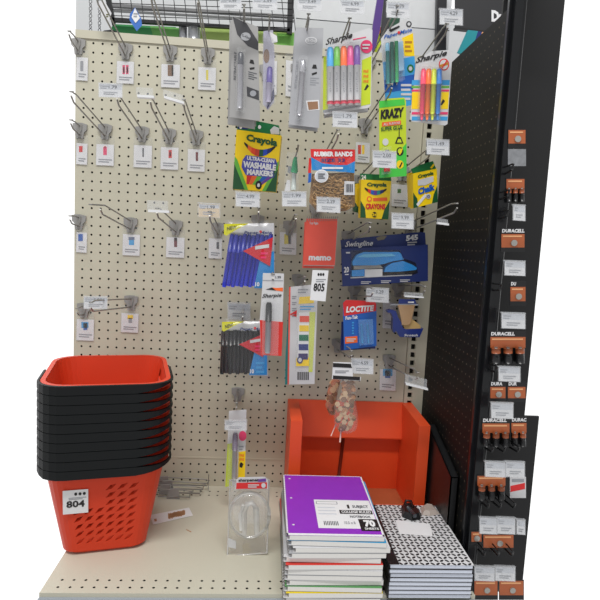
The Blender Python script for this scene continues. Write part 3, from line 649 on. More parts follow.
# memo pads
t, f = goods('memo_pad', 'front red memo pad with white lettering and a wire coil on top', 'memo pad', 320, 240, -6.5, -3)
q = [(306, 218.5), (337.5, 219), (334.8, 265.5), (303.2, 265)]; L = L4(q)
coral = mat('coral red cover', (236, 90, 74), .45)
b = MB(); f.poly(b, q, coral, 0, .04); f.text(b, 'memo', [L(.16, .8), L(.88, .8), L(.88, .9), L(.16, .9)], white, .03, .05); f.text(b, 'Top Flight', [L(.12, .07), L(.4, .07), L(.4, .14), L(.12, .14)], offw, .03, .02); b.build('cover', t)
b = MB(); f.poly(b, [(x+.2, y+.6) for x, y in q], offw, -.05, .3); b.build('pages', t)
b = MB()
for k in range(16):
    x = 306.5+30.5*k/15; b.tube([f.P(x, 221, .06), f.P(x+.4, 217.5, .25), f.P(x+.8, 216, -.1), f.P(x+.9, 218, -.42)], .03, steel, 5)
b.build('wire_coil', t)
f = Face(320, 243, -6, -3); b = MB(); f.poly(b, [(304.5, 222), (336.5, 222), (333.8, 268.5), (302.4, 268)], mat('coral red cover', (236, 90, 74), .45), 0, .3)
tag(b.build('memo_pad', None, f.P(320, 243)), 'memo pad behind the front one, only its lower edge showing', 'memo pad')
# stapler box
t, f = goods('stapler_box', 'dark blue window box holding a light blue stapler', 'stapler box', 385, 262, -5, 3)
nb = mat('stapler box navy', (26, 44, 104), .4)
OUT = [(341, 251), (374, 247.5), (400, 245.5), (419, 243.5), (427.5, 244.5), (428, 281), (342.5, 286.5)]
WIN = [(351, 250.5), (400, 250), (403, 258), (416, 263), (418, 273), (412, 275.5), (350.5, 278.5)]
b = MB()
# front made as a frame round the window
f.poly(b, [(341, 249), (351, 250.5), (350.5, 278.5), (342.5, 286.5)], nb, 0, .08); f.poly(b, [(342.5, 286.5), (350.5, 278.5), (412, 275.5), (428, 281)], nb, 0, .08)
f.poly(b, [(428, 281), (412, 275.5), (418, 273), (416, 263), (403, 258), (400, 250), (400, 246), (427.5, 244.5)], nb, 0, .08); f.poly(b, [(341, 249), (400, 246), (400, 250), (351, 250.5)], nb, 0, .08)
f.poly(b, [(342.5, 286.5), (428, 281), (428, 244.5), (427.9, 244.5), (427.9, 280.8), (342.5, 286.3)], nb, 0, 1.6)
f.poly(b, [(341, 249), (427.5, 244.5), (428, 281), (342.5, 286.5)], nb, -1.5, .1)
f.text(b, '20', [(344, 267), (349, 266.6), (349, 272.4), (344, 272.8)], white, .03, .03); f.lines(b, 345, 274, 348.6, 275, 1, white, .03); f.lines(b, 346, 252, 350, 253.4, 1, offw, .03)
for x in (361, 381, 400): f.lines(b, x, 281.5-(x-361)*.05, x+10, 283.8-(x-361)*.05, 2, offw, .03)
b.build('box_body', t)
b = MB(); fh = Face(385, 242, -3.6, 3)
fh.poly(b, [(340.5, 240), (372, 236.5), (421, 232), (425, 232.5), (426, 246), (341.5, 250)], nb, 0, .06)
fh.text(b, 'Swingline', [(345, 241.5), (373, 240.2), (373, 247.3), (345, 248.6)], white, .03, .02, .35); fh.text(b, '545', [(406, 235.5), (418, 234.3), (418, 240), (406, 241.2)], white, .03, .05)
fh.lines(b, 407.5, 242, 417, 245.5, 2, offw, .03, -.5); fh.poly(b, [(376, 238), (381, 236), (387, 236), (384, 239.5), (378, 240.6)], mat('slot shade tan', (120, 112, 96), .6), .03)
b.build('header', t)
sb = mat('stapler blue', (24, 146, 226), .3, coat=.4); b = MB()
f.poly(b, [(352.5, 262), (357.5, 254.5), (364, 252), (399, 252), (404, 256), (404, 259.5), (392, 261.5), (384, 264), (376, 265.3), (353, 265.5)], sb, -.12, .7)
f.poly(b, [(384, 272), (386, 267), (392, 263), (403, 261), (412, 264.5), (417.5, 268), (416, 270), (400, 271.6)], sb, -.08, .9)
f.poly(b, [(352, 270.5), (366, 269), (366, 276), (352, 276.5)], sb, -.2, .8); f.poly(b, [(357, 257), (364, 254), (392, 253.8), (396, 256), (368, 257.5)], mat('stapler pale blue', (110, 196, 240), .25), -.08, .1); b.build('stapler_body', t)  # pale strip on the handle is a painted highlight
b = MB(); f.poly(b, [(354, 266), (380, 265), (383, 268), (354, 269.5)], steel, -.2, .6); f.poly(b, [(383, 275), (385, 272.2), (416, 269.5), (413, 273.5)], inkb, -.2, .9); f.poly(b, [(350, 277.3), (412, 274.6), (412, 275.6), (350.5, 278.4)], offw, -.1, .1); b.build('stapler_base', t)
b = MB(); f.poly(b, [(365, 269.5), (382.5, 269), (382.5, 276.5), (365, 277.3)], white, 0, .7); b.build('paper_band', t)
b = MB(); f.poly(b, WIN, clear('thin window film', alpha=.01, gloss=.02), -.03, .02); b.build('window_film', t)
# loctite
t, f = goods('glue_card', 'red and blue glue card with two thin applicators', 'glue pack', 360, 325, -6, 3)
b = MB(); f.poly(b, [(343, 303), (346, 300), (374, 301), (376.5, 304), (376.5, 346), (344, 350)], blu, 0, .06); f.poly(b, [(343, 303), (346, 300), (374, 301), (376.3, 304), (376, 311), (344, 316)], redp, .02)
f.text(b, 'LOCTITE', [(346, 306.5), (374, 305), (374, 311), (346, 312.8)], white, .06, .05, .15); f.text(b, 'Fun-Tak', [(345.5, 316.3), (358, 315), (358, 318.6), (345.5, 320)], white, .05, .04); f.lines(b, 352, 322, 354, 334, 5, lblu, .05); f.poly(b, [(345, 337), (357.5, 336), (357.5, 342.5), (345, 343.8)], orp, .04); f.lines(b, 346.5, 338.5, 356, 341.5, 2, offw, .07)
b.build('backing_card', t)
for x in (361.5, 367.5): pen(f, t, 'applicator', x, 324, x+1, 343, .12, mat('sky blue tube', (90, 180, 230), .3), .2)
b = MB(); f.poly(b, [(358.5, 320), (373, 319), (374, 344), (359.5, 345.6)], clear('blue tinted blister', (90, 160, 230), .3), .4, .3); b.build('blister', t)
f = Face(360, 345, -5, 3); b = MB(); f.poly(b, [(342, 322), (375, 320), (375.5, 348.5), (341, 350.5)], navy, 0, .4)
tag(b.build('glue_card', None, f.P(360, 345)), 'glue card behind the red and blue one with its navy lower edge showing', 'glue pack')
# tape dispenser
t, f = goods('tape_dispenser', 'dark blue curved tape dispenser hanging beside the slotted post', 'tape dispenser', 408, 325, -4, 0)
b = MB(); f.poly(b, [(387, 311), (391, 309.5), (396, 311), (398, 317), (401, 322), (403, 328), (406, 329.3), (423.5, 328.5), (419.5, 337.3), (400, 337), (396, 331), (394, 333), (392.5, 329), (393, 318), (391, 313), (388, 312.8)], mat('dispenser blue', (22, 44, 120), .3, coat=.3), 0, .9)
f.text(b, 'Scotch', [(404, 334), (418, 334), (418, 336.4), (404, 336.4)], offw, .03, .03, .2); b.build('dispenser_body', t)
b = MB(); f.poly(b, [(398, 305), (415, 305), (411, 322), (409, 325), (402, 325), (401, 318)], clear('amber film', (196, 156, 112), .75), .1, .4); f.poly(b, [(404, 321), (412, 319), (420, 325), (421, 328.8), (404, 329)], mat('tape roll tan', (196, 162, 104), .4), -.15, .6); b.build('tape_roll', t)
b = MB(); f.poly(b, [(399, 299), (415, 299.4), (416.5, 303.8), (398.5, 303.8)], mat('dispenser blue', (22, 44, 120), .3), 0, .1); f.lines(b, 408, 301.5, 414, 303, 1, white, .03); f.poly(b, [(390, 304), (419, 303.8), (418, 305.6), (391, 305.4)], greyp, 0, .05); b.build('header_card', t)
# single marker
t, f = goods('marker_pack', 'single black marker on a white and red card over the pens bag', 'marker pack', 272, 315, -10, -3)
b = MB(); f.poly(b, [(262, 290), (263, 273), (284, 273.5), (281.5, 356), (261, 355), (259.5, 322)], offw, 0, .05); f.poly(b, [(259.8, 320), (283, 322), (281.6, 356), (261, 355)], mat('vivid red card', (218, 44, 34), .4), .02)
f.poly(b, [(266, 289.3), (273, 287.5), (276, 288), (283, 287.6), (282.8, 291.5), (276, 290.5)], orp, .03); f.poly(b, [(266, 289.4), (272, 287.4), (276, 290.6)], inkb, .04)
f.text(b, 'Sharpie', [(262, 294), (281.5, 293.2), (281.5, 298), (262, 299)], inkb, .05, .02, .35); f.text(b, '1.99', [(275.5, 276), (281, 276), (281, 278.6), (275.5, 278.6)], dgrey, .03, .03); f.poly(b, [(262.6, 280), (283, 280.3), (283, 281), (262.6, 280.7)], greyp, .03)
b.build('backing_card', t)
pen(f, t, 'marker', 269, 302.5, 267.5, 353, .3, mat('grey marker barrel', (150, 156, 162), .35), .36, black, .38)
b = MB(); f.poly(b, [(262.5, 301), (279.5, 301), (278, 355.5), (261.5, 355)], blis, .75, .6); b.build('blister', t)
# watercolour
t, f = goods('paint_set', 'white watercolour set with a column of five paint squares', 'paint set', 301, 335, -5.5, -4)
b = MB(); f.poly(b, [(289, 287), (318, 284), (314.5, 384), (287.5, 384.5)], offw, 0, .06); f.poly(b, [(289, 287), (290.6, 286.8), (289, 384.4), (287.5, 384.5)], coral, .03)
f.poly(b, [(299.5, 297), (314, 296), (314, 303), (298.5, 304)], yel, .03); f.lines(b, 300, 306, 314, 310, 2, lblu, .03)
f.poly(b, [(289.5, 314.5), (297, 310), (296.5, 317)], redp, .03); f.poly(b, [(309, 312), (315.5, 312), (312.5, 372), (308.5, 372)], mat('yellow green print', (206, 216, 90), .4), .03)
for k in range(4): f.lines(b, 292, 296+6*k, 296.5, 299+6*k, 2, greyp, .03)
for k in range(6): f.rect(b, 297.5+2*k, 372, 298.7+2*k, 380, inkb, .03)
f.lines(b, 298, 289, 308, 293, 2, greyp, .03)
b.build('backing_card', t)
b = MB(); f.poly(b, [(299, 313), (309.5, 312.6), (308, 366), (297, 366.4)], white, .12, .12); b.build('paint_tray', t)
for k, m in enumerate([mat('coral paint', (228, 86, 66), .5), mat('yellow paint', (236, 200, 40), .5), mat('green paint', (10, 108, 78), .5), mat('blue paint', (30, 50, 120), .5), mat('violet paint', (52, 40, 100), .5)]):
    y = 316+9.4*k; b = MB(); x = 299.6-.3*k; f.rect(b, x, y, x+9.5, y+6, m, .16, .05); b.build('paint_square', t)
b = MB(); f.disc(b, 300, 360, 3, 3.6, navy, .2); f.disc(b, 300, 360, 1.8, 2.2, offw, .22); f.poly(b, [(296.5, 358), (309, 357.5), (309, 366), (296, 366.2)], yel, .13); b.build('round_badge', t)
b = MB(); f.poly(b, [(297, 290), (317, 288), (313.6, 370), (295, 371)], film, .4, .3); b.build('clear_cover', t)
f = Face(300, 345, -4.8, -4); b = MB(); f.poly(b, [(289, 300), (310, 299), (309, 378), (285, 385), (285.5, 355)], teal, 0, .4)
tag(b.build('paint_set', None, f.P(300, 345)), 'paint set behind the front one, a teal sliver showing at its left', 'paint set')
# net bags
netm = mat('wood pieces', (186, 136, 98), .7, var=.35, scale=260, alpha=.92); skin_net = clear('white netting', (225, 218, 212), .13, .4, .03)
def net_bag(pts, label, Y, m):
    cx = sum(p[0] for p in pts)/len(pts); cy = sum(p[1] for p in pts)/len(pts)
    t, f = goods('net_bag', label, 'net bag', cx, cy, Y)
    b = MB()
    for k in range(64):
        u = random.random(); v = random.random(); a = pts[0][1]+(pts[-1][1]-pts[0][1])*(.08+.86*u); 
        xl, xr = span(pts, a); x = xl+(xr-xl)*(.15+.7*v)
        p = f.P(x, a, .3+.3*random.random()); s = random.uniform(.2, .36)
        vs = [p+Vector((s*math.cos(i*1.05), -.1*s, s*math.sin(i*1.05))) for i in range(6)]
        b.prism(vs, (0, .18, 0), [m, mat('pale wood piece', (206, 176, 138), .7), mat('brown wood piece', (128, 92, 66), .7)][k % 3])
    tag(b.build('wood_pieces', t), kind='stuff')
    b = MB(); n = 12; rings = []
    ys = [pts[0][1]+(pts[-1][1]-pts[0][1])*k/14 for k in range(15)]
    vs = []
    for y in ys:
        xl, xr = span(pts, y); c = f.P((xl+xr)/2, y, .4); w = (f.P(xr, y, .4)-c).length
        vs += [c+Vector((w*math.cos(2*math.pi*i/n), -w*.55*math.sin(2*math.pi*i/n), 0)) for i in range(n)]
    b.add(vs, [[j*n+i, j*n+(i+1) % n, (j+1)*n+(i+1) % n, (j+1)*n+i] for j in range(14) for i in range(n)], skin_net if m is netm else clear('tan netting', (200, 140, 110), .25, .4, .03), True)
    b.build('netting', t)
    return t, f
def span(pts, y):
    # pts: list of (x, y, half width)
    for a, b in zip(pts, pts[1:]):
        if y <= b[1] or b is pts[-1]:
            k = 0 if b[1] == a[1] else max(0, min(1, (y-a[1])/(b[1]-a[1]))); x = a[0]+(b[0]-a[0])*k; w = a[2]+(b[2]-a[2])*k; return x-w, x+w
t, f = net_bag([(338, 376, 3), (335, 384, 5), (332, 394, 5.5), (331, 405, 5), (332, 415, 3)], 'reddish net bag half behind the front net bag', -6, mat('pink wood piece', (190, 120, 92), .7))
t, f = net_bag([(345, 378, 8), (350, 388, 8.5), (348, 396, 8), (345, 404, 11), (346, 414, 12), (346, 424, 12), (347, 430, 9), (347, 433, 4)], 'front white net bag of small wood pieces under a black and white card', -8, netm)
b = MB(); f.poly(b, [(333, 362), (352, 362.5), (353, 377), (361, 377), (360.5, 381), (332, 379)], white, .8, .04); f.poly(b, [(333, 363), (351, 364), (352, 368), (333, 367)], inkb, .84, .03); f.poly(b, [(333, 375.5), (360, 377), (360, 380.5), (333, 379)], inkb, .84, .03); f.lines(b, 335, 370.5, 349, 373, 2, greyp, .84); b.build('header_card', t)
b = MB(); b.tube([f.P(336, 424, .5), f.P(331, 436, .5)], .06, mat('pink string', (226, 190, 180), .6), 5); b.tube([f.P(341, 429, .6), f.P(340, 442, .5)], .09, mat('pink string', (226, 190, 180), .6), 5); b.build('drawstring', t)
# lone yellow marker pack
t, f = goods('marker_pack', 'narrow lime and white pack with one grey marker hanging near the shelf', 'marker pack', 236, 452, -6, -3)
b = MB(); f.poly(b, [(229, 411), (246.5, 409.5), (244.5, 486), (225, 487.5)], offw, 0, .05); f.poly(b, [(227.5, 444), (233, 443), (232, 486), (225.2, 487)], lime, .02); f.poly(b, [(238.5, 452), (245.6, 451), (244.8, 480), (237.5, 481)], yel, .02)
f.disc(b, 242.5, 436, 4, 5, pink, .03); f.poly(b, [(239.5, 464), (241, 462), (243.5, 464), (242, 468), (239.5, 467)], inkb, .03); f.lines(b, 239, 446, 243.5, 450, 2, greyp, .03)
for k in range(2): f.text(b, 'FINE', [(239.5, 454+4*k), (244, 454+4*k), (244, 457+4*k), (239.5, 457+4*k)], orp, .04, .02)
b.build('backing_card', t)
pen(f, t, 'marker', 235.3, 433, 234, 484, .28, mat('pale lilac barrel', (176, 176, 188), .35), .36, mat('mauve grey cap', (110, 98, 120), .35), .33)
b = MB(); f.poly(b, [(229, 431), (239.5, 430.5), (238, 486), (226.5, 486.6)], blis, .72, .6); b.build('blister', t)
ptag(225, 421, 246.5, 430, 'price tag across the top of the lone lime marker pack', -7.2, .2, price=None, top=.1)
# ================================================================ BASKETS
def rrect(a, b, r, n=6):
    """closed loop, x to the right, y to the back; starts at the left end of the front side"""
    out = []
    for cx, cy, a0 in ((a-r, -b+r, -90), (a-r, b-r, 0), (-a+r, b-r, 90), (-a+r, -b+r, 180)):
        for k in range(n+1):
            t = math.radians(a0+90*k/n); out.append((cx+r*math.cos(t), cy+r*math.sin(t)))
    return out
BPHI = math.radians(13); BC = Vector((4.9, -9.9, SZ)); BH = 8.95
def bw(x, y, z): return Vector((BC.x+x*math.cos(BPHI)-y*math.sin(BPHI), BC.y+x*math.sin(BPHI)+y*math.cos(BPHI), BC.z+z))
def shape(z):      # half sizes and corner radius of the tapering body at height z
    k = z/BH; return 3.75+1.65*k, 4.6+1.35*k, 1.3+.9*k
def basket_body(full):
    mb = MB(); n = 6
    zs = [.0, .35, BH*.12, BH*.9, BH-.6, BH]
    for inner in (0, 1):
        rings = []
        for z in zs:
            a, b, r = shape(z); e = .35 if z == 0 else 0
            rings.append([bw(x, y, max(z, .12*inner)) for x, y in rrect(a-e-.12*inner, b-e-.12*inner, r)])
        m = len(rings[0])
        fs = []; idx = lambda j, i: j*m+i % m
        for j in range(len(zs)-1):
            for i in range(m):
                if full and j == 2 and (i == m-1 or i == n): continue      # front side and right side carry slots
                fs.append([idx(j, i), idx(j, i+1), idx(j+1, i+1), idx(j+1, i)])
        fs.append([idx(0, i) for i in range(m)])
        mb.add([p for r in rings for p in r], fs, red, False)
        for p in range(len(mb.sm)): pass
    if full:
        a0, b0, r0 = shape(zs[2]); a1, b1, r1 = shape(zs[3])
        for side in (0, 1):
            if side == 0: A, B, Cc, D = bw(-a0+r0, -b0, zs[2]), bw(a0-r0, -b0, zs[2]), bw(a1-r1, -b1, zs[3]), bw(-a1+r1, -b1, zs[3])
            else: A, B, Cc, D = bw(a0, -b0+r0, zs[2]), bw(a0, b0-r0, zs[2]), bw(a1, b1-r1, zs[3]), bw(a1, -b1+r1, zs[3])
            nx, nz = 6, 9
            def Q(u, v): return A.lerp(B, u).lerp(D.lerp(Cc, u), v)
            inn = bw(0, .12, 0)-bw(0, 0, 0) if side == 0 else bw(-.12, 0, 0)-bw(0, 0, 0)
            for j in range(nz):
                for i in range(nx):
                    u0, u1, v0, v1 = i/nx, (i+1)/nx, j/nz, (j+1)/nz
                    cs = [Q(u0, v0), Q(u1, v0), Q(u1, v1), Q(u0, v1)]
                    if j >= 8 or (j >= 5 and i < 3 and side == 0): mb.add(cs, [[0, 1, 2, 3]], red); continue
                    hs = [Q(u0+.008, v0+.012), Q(u1-.07, v0+.032), Q(u1-.008, v1-.012), Q(u0+.07, v1-.032)]
                    mb.add(cs+hs, [[0, 1, 5, 4], [1, 2, 6, 5], [2, 3, 7, 6], [3, 0, 4, 7]], red)
                    mb.add(hs+[h+inn*.9 for h in hs], [[0, 1, 5, 4], [1, 2, 6, 5], [2, 3, 7, 6], [3, 0, 4, 7]], red)
    # rim lip
    a, b, r = shape(BH)
    o1 = [bw(x, y, BH+.02) for x, y in rrect(a-.1, b-.1, r)]; o2 = [bw(x, y, BH+.02) for x, y in rrect(a+.32, b+.32, r+.3)]; o3 = [bw(x, y, BH-.55) for x, y in rrect(a+.3, b+.3, r+.3)]; o4 = [bw(x, y, BH-.55) for x, y in rrect(a+.2, b+.2, r+.3)]
    m = len(o1)
    mb.add(o1+o2+o3+o4, [[k*m+i, k*m+(i+1) % m, (k+1)*m+(i+1) % m, (k+1)*m+i] for k in range(3) for i in range(m)], red, False)
    return mb
def basket_handle():
    mb = MB(); a, b, r = shape(BH); n = 6
    lp = rrect(a+.38, b+.38, r+.3); m = len(lp)
    # wide bar along the front, narrowing round the two front corners
    left = lp[m-n-1:]; right = lp[:n+1]
    path = [(-a-.38, 0)]+left+[(x, -b-.38) for x in (-3, -1, 1, 2.5)]+right+[(a+.38, -1.0), (a+.38, .5)]
    path = [p for p in path if not (p[0] < -a-.3 and p[1] > 1)]
    vs = []; K = len(path)
    for i, (x, y) in enumerate(path):
        u = i/(K-1); w = .8 if .2 < u < .55 else (.8-(u-.55)*2.4 if u >= .55 else .2+3*u)
        w = max(.12, w)
        cx, cy = x*1.035, y*1.035
        vs += [bw(x, y, BH+.06), bw(cx, cy, BH+.03), bw(cx, cy, BH+.03-w), bw(x, y, BH-w)]
    fs = [[4*i+k, 4*i+(k+1) % 4, 4*i+4+(k+1) % 4, 4*i+4+k] for i in range(K-1) for k in range(4)]+[[0, 1, 2, 3], [4*K-4, 4*K-3, 4*K-2, 4*K-1]]
    mb.add(vs, fs, rim_black, False)
    return mb
PITCH = .855
bl = ['lowest red basket of the stack, with slanted slots and the number tag'] + ['red shopping basket, %s of the nested stack' % s for s in
      ('second from the bottom', 'third from the bottom', 'fourth from the bottom', 'fifth from the bottom', 'fifth from the top', 'fourth from the top', 'third from the top', 'second from the top')]+['topmost red shopping basket of the stack, its empty inside in view']
G = 'red shopping baskets nested in one stack'
b0 = thing('shopping_basket', bl[0], 'shopping basket', BC, G); basket_body(True).build('basket_body', b0); basket_handle().build('handle', b0)
b1 = thing('shopping_basket', bl[1], 'shopping basket', BC, G); basket_body(True).build('basket_body', b1); basket_handle().build('handle', b1)
b1.location.z += PITCH*S
for k in range(2, 10):
    r = b1.copy(); COL.objects.link(r); r['label'] = bl[k]; r.location.z = (BC.z+k*PITCH)*S
    for ch in b1.children:
        c = ch.copy(); COL.objects.link(c); c.parent = r
# tag 804 on the lowest basket
fa, fb, fr = shape(6.3)
P0 = bw(-2.4, -fb-.1, 7.1)
n_ = (bw(0, -1, 0)-bw(0, 0, 0)); r_ = (bw(1, 0, 0)-bw(0, 0, 0)); up_ = Vector((0, 0, 1))+n_*.13; up_.normalize()
class LF(Face):
    def __init__(s, o, r, u): s.o = o; s.r = r; s.u = u; s.n = r.cross(u)
    def P(s, x, y, off=0): return s.o+s.r*x-s.u*y+s.n*off
lf = LF(bw(-3.6, -fb-.2, 6.9), r_, up_)
b = MB(); lf.rect(b, 0, 0, 2.15, 2.4, white, 0, .03); lf.text(b, '804', [(.3, 1.05), (1.85, 1.05), (1.85, 1.75), (.3, 1.75)], inkb, .03, .03)
for k in range(3): lf.disc(b, 1.1+.36*k, .4, .13, .16, inkb, .03, .01, 8)
lf.lines(b, .5, .75, 2.0, .95, 2, greyp, .02); tag(b.build('number_tag', None, lf.P(1, 1)), 'white paper tag numbered 804 on the lowest red basket', 'number tag')
# ================================================================ ORANGE BIN
t = thing('storage_bin', 'open orange plastic bin standing against the board at the right', 'bin', (31, -4, SZ))
XA, XB = 23.4, 37.35; YB, YF = -.35, -7.9; ZT = -39.5
b = MB(); b.prism([(XA, YB, ZT), (XB+1.2, YB, ZT), (XB+1.2, YB, SZ), (XA, YB, SZ)], (0, .25, 0), orange)
b.prism([(XA+.2, YB-.02, ZT), (XB+.2, YB-.02, ZT), (XB+.2, YB-1.1, ZT-4.1), (XA+.2, YB-1.1, ZT-4.1)], (0, .2, -.02), orange)
b.prism([(XA+.2, YB-1.1, ZT-4.1), (XB+.2, YB-1.1, ZT-4.1), (XB+.2, YB-.1, ZT-4.3), (XA+.2, YB-.1, ZT-4.3)], (0, .02, -.15), orange)
b.build('back_panel', t)
for s, x in ((0, XA), (1, XB)):
    w = 1.25; b = MB()
    pr = [(YB, ZT), (YF, ZT-.1 if s == 0 else ZT-.25), (YF, SZ), (YB, SZ)]
    b.prism([(x, y, z) for y, z in pr], (w, 0, 0), orange)
    b.build('side_panel', t)
b = MB(); b.box((XA, YF, SZ), (XB+1.2, YB, SZ+.3), mat('bin floor brown orange', (170, 90, 52), .6)); b.box((XA, YF-.1, SZ), (XB+1.2, YF+.15, SZ+1.9), orange); b.build('base', t)
b = MB(); b.tube([(30.4, YB-.2, ZT-4.2), (30.0, YB-.15, SZ+.3)], .2, mat('seam dark red', (110, 34, 18), .5), 6); b.build('centre_rib', t)
# black bin side by the end panel
b = MB(); b.prism([(38.95, -6, -40.2), (38.95, -14.2, -42.7), (38.95, -14.2, SZ), (38.95, -6, SZ)], (.12, 0, 0), black)
b.prism([(38.95, -14.2, -42.7), (39.75, -14.2, -42.7), (39.75, -14.2, SZ), (38.95, -14.2, SZ)], (0, .12, 0), black)
b.prism([(38.95, -6, -40.2), (39.75, -6, -40.2), (39.75, -14.2, -42.7), (38.95, -14.2, -42.7)], (0, 0, -.12), black); b.prism([(39.63, -6, -40.2), (39.63, -14.2, -42.7), (39.63, -14.2, SZ), (39.63, -6, SZ)], (.12, 0, 0), black)
tag(b.build('bin_divider', None, (39.3, -10, SZ)), 'black plastic divider with sloping top between the orange bin and the side panel', 'divider')
# ================================================================ NOTEBOOKS
def spiral(z, dx, dy, ang, cover, label, top=False, th=.5):
    o = Vector((26.8+dx, -15.75+dy, z)); t = thing('spiral_notebook', label, 'notebook', o, 'spiral notebooks in the left stack')
    ca, sa = math.cos(ang), math.sin(ang)
    def W(x, y, h): return o+Vector((x*ca-y*sa, x*sa+y*ca, h))
    hx, hy = 4.1, 5.85
    def slab(mb, x0, y0, x1, y1, h0, h1, m):
        a = [W(x0, y0, h0), W(x1, y0, h0), W(x1, y1, h0), W(x0, y1, h0)]; c = [W(x0, y0, h1), W(x1, y0, h1), W(x1, y1, h1), W(x0, y1, h1)]
        mb.add(a+c, [[3, 2, 1, 0], [4, 5, 6, 7], [0, 1, 5, 4], [1, 2, 6, 5], [2, 3, 7, 6], [3, 0, 4, 7]], m)
    b = MB(); slab(b, -hx+.25, -hy, hx, hy, .03, th-.09, mat('notebook paper', (228, 226, 222), .7, var=.05, scale=300)); b.build('pages', t)
    b = MB(); slab(b, -hx, -hy, hx, hy, th-.09, th-.05, cover); slab(b, -hx, -hy, hx, hy, 0, .03, offw)
    if top:
        slab(b, -hx, -hy-.02, -hx+.12, hy, th-.05, th-.045, white); slab(b, -hx, -hy-.02, hx, -hy+.28, th-.05, th-.045, white); slab(b, hx-.14, -hy, hx, hy, th-.05, th-.045, white); slab(b, -hx, hy-.1, hx, hy, th-.05, th-.045, white)
    b.build('cover', t)
    b = MB()
    for k in range(26):
        y = -hy+.45+k*(2*hy-.9)/25
        b.tube([W(-hx+.18, y, th-.07), W(-hx+.02, y, th-.05), W(-hx-.1, y, th*.5), W(-hx+.02, y+.05, .05), W(-hx+.2, y+.05, .07)], .035, steel, 4, False)
    b.build('wire_spiral', t)
    if top:
        b = MB(); H = th-.045
        def q(u0, v0, u1, v1): return [W(-hx+2*hx*u, hy-2*hy*v, H+.012) for u, v in ((u0, v0), (u1, v0), (u1, v1), (u0, v1))]
        def pr(u0, v0, u1, v1, m, h=.0): b.prism([p+Vector((0, 0, h)) for p in q(u0, v0, u1, v1)], (0, 0, -.01), m)
        def tx(s, u0, v0, u1, v1, m, h=.02, bold=.03):
            vs, fs = text_poly(s, bold, 0); Q = q(u0, v0, u1, v1)
            b.add([Q[3].lerp(Q[2], u).lerp(Q[0].lerp(Q[1], u), v)+Vector((0, 0, h)) for u, v in vs], fs, m)
        pr(.335, .46, .93, .9, white); pr(.93, .46, .975, .78, white)
        pr(.355, .49, .6, .535, greyp, .005); pr(.365, .497, .59, .528, white, .008)
        for k in range(3): pr(.36, .58+.05*k, .56, .6+.05*k, mat('pale grey print', (186, 190, 198), .5), .005)
        for k in range(9): pr(.4+.018*k, .8, .41+.018*k, .86, dgrey, .005)
        tx('1', .7, .54, .725, .6, inkb); tx('SUBJECT', .76, .545, .94, .6, dgrey); pr(.6, .625, .965, .685, inkb, .005); tx('COLLEGE RULED', .62, .635, .95, .675, white)
        tx('NOTEBOOK', .7, .71, .93, .745, dgrey); pr(.78, .76, .985, .93, inkb, .005); tx('70', .83, .775, .95, .875, white, bold=.06); tx('SHEETS', .82, .885, .97, .915, white); tx('10.5 x 8', .62, .8, .74, .84, greyp)
        b.build('printed_label', t)
        for v in (.08, .44, .86): b = MB(); b.prism([W(-hx+.62+.12*math.cos(a*.8), hy-2*hy*v+.12*math.sin(a*.8), H+.012) for a in range(8)], (0, 0, -.01), offw); b.build('punch_hole', t)
    return t
ZN = -44.7; th = .5; NN = 12
cov = [mat('blue notebook cover', (40, 150, 200), .4), offw, mat('grey notebook cover', (170, 172, 176), .5), offw, mat('red notebook cover', (214, 60, 50), .45), offw, mat('grey notebook cover', (170, 172, 176), .5), offw, mat('green notebook cover', (90, 150, 90), .5), mat('yellow notebook cover', (230, 204, 40), .45), offw, mat('blue notebook cover', (40, 150, 200), .4)]
names = ['blue covered spiral notebook directly under the purple one', 'second spiral notebook under the purple one', 'third spiral notebook under the purple one', 'fourth spiral notebook under the purple one', 'red edged spiral notebook in the middle of the left stack', 'spiral notebook just under the red edged one', 'second spiral notebook under the red edged one', 'third spiral notebook under the red edged one', 'spiral notebook just above the yellow edged one', 'yellow edged spiral notebook near the foot of the left stack', 'spiral notebook just under the yellow edged one']
spiral(ZN-th, 0, 0, math.radians(-.5), mat('purple notebook cover', (140, 44, 186), .35), 'topmost spiral notebook with purple cover and white 70 sheets label', True)
for k in range(11):
    z = ZN-th*(k+2)
    if k == 10: z = SZ+.01
    dx = random.uniform(-.12, .12)+(.35 if k < 2 else 0); an = math.radians(random.uniform(-1.2, 1.2)-(0 if k else 2.5))
    spiral(z, dx, random.uniform(-.15, .1)+(.05 if k == 0 else 0), an, cov[k], names[k], False, th if k < 10 else .5)
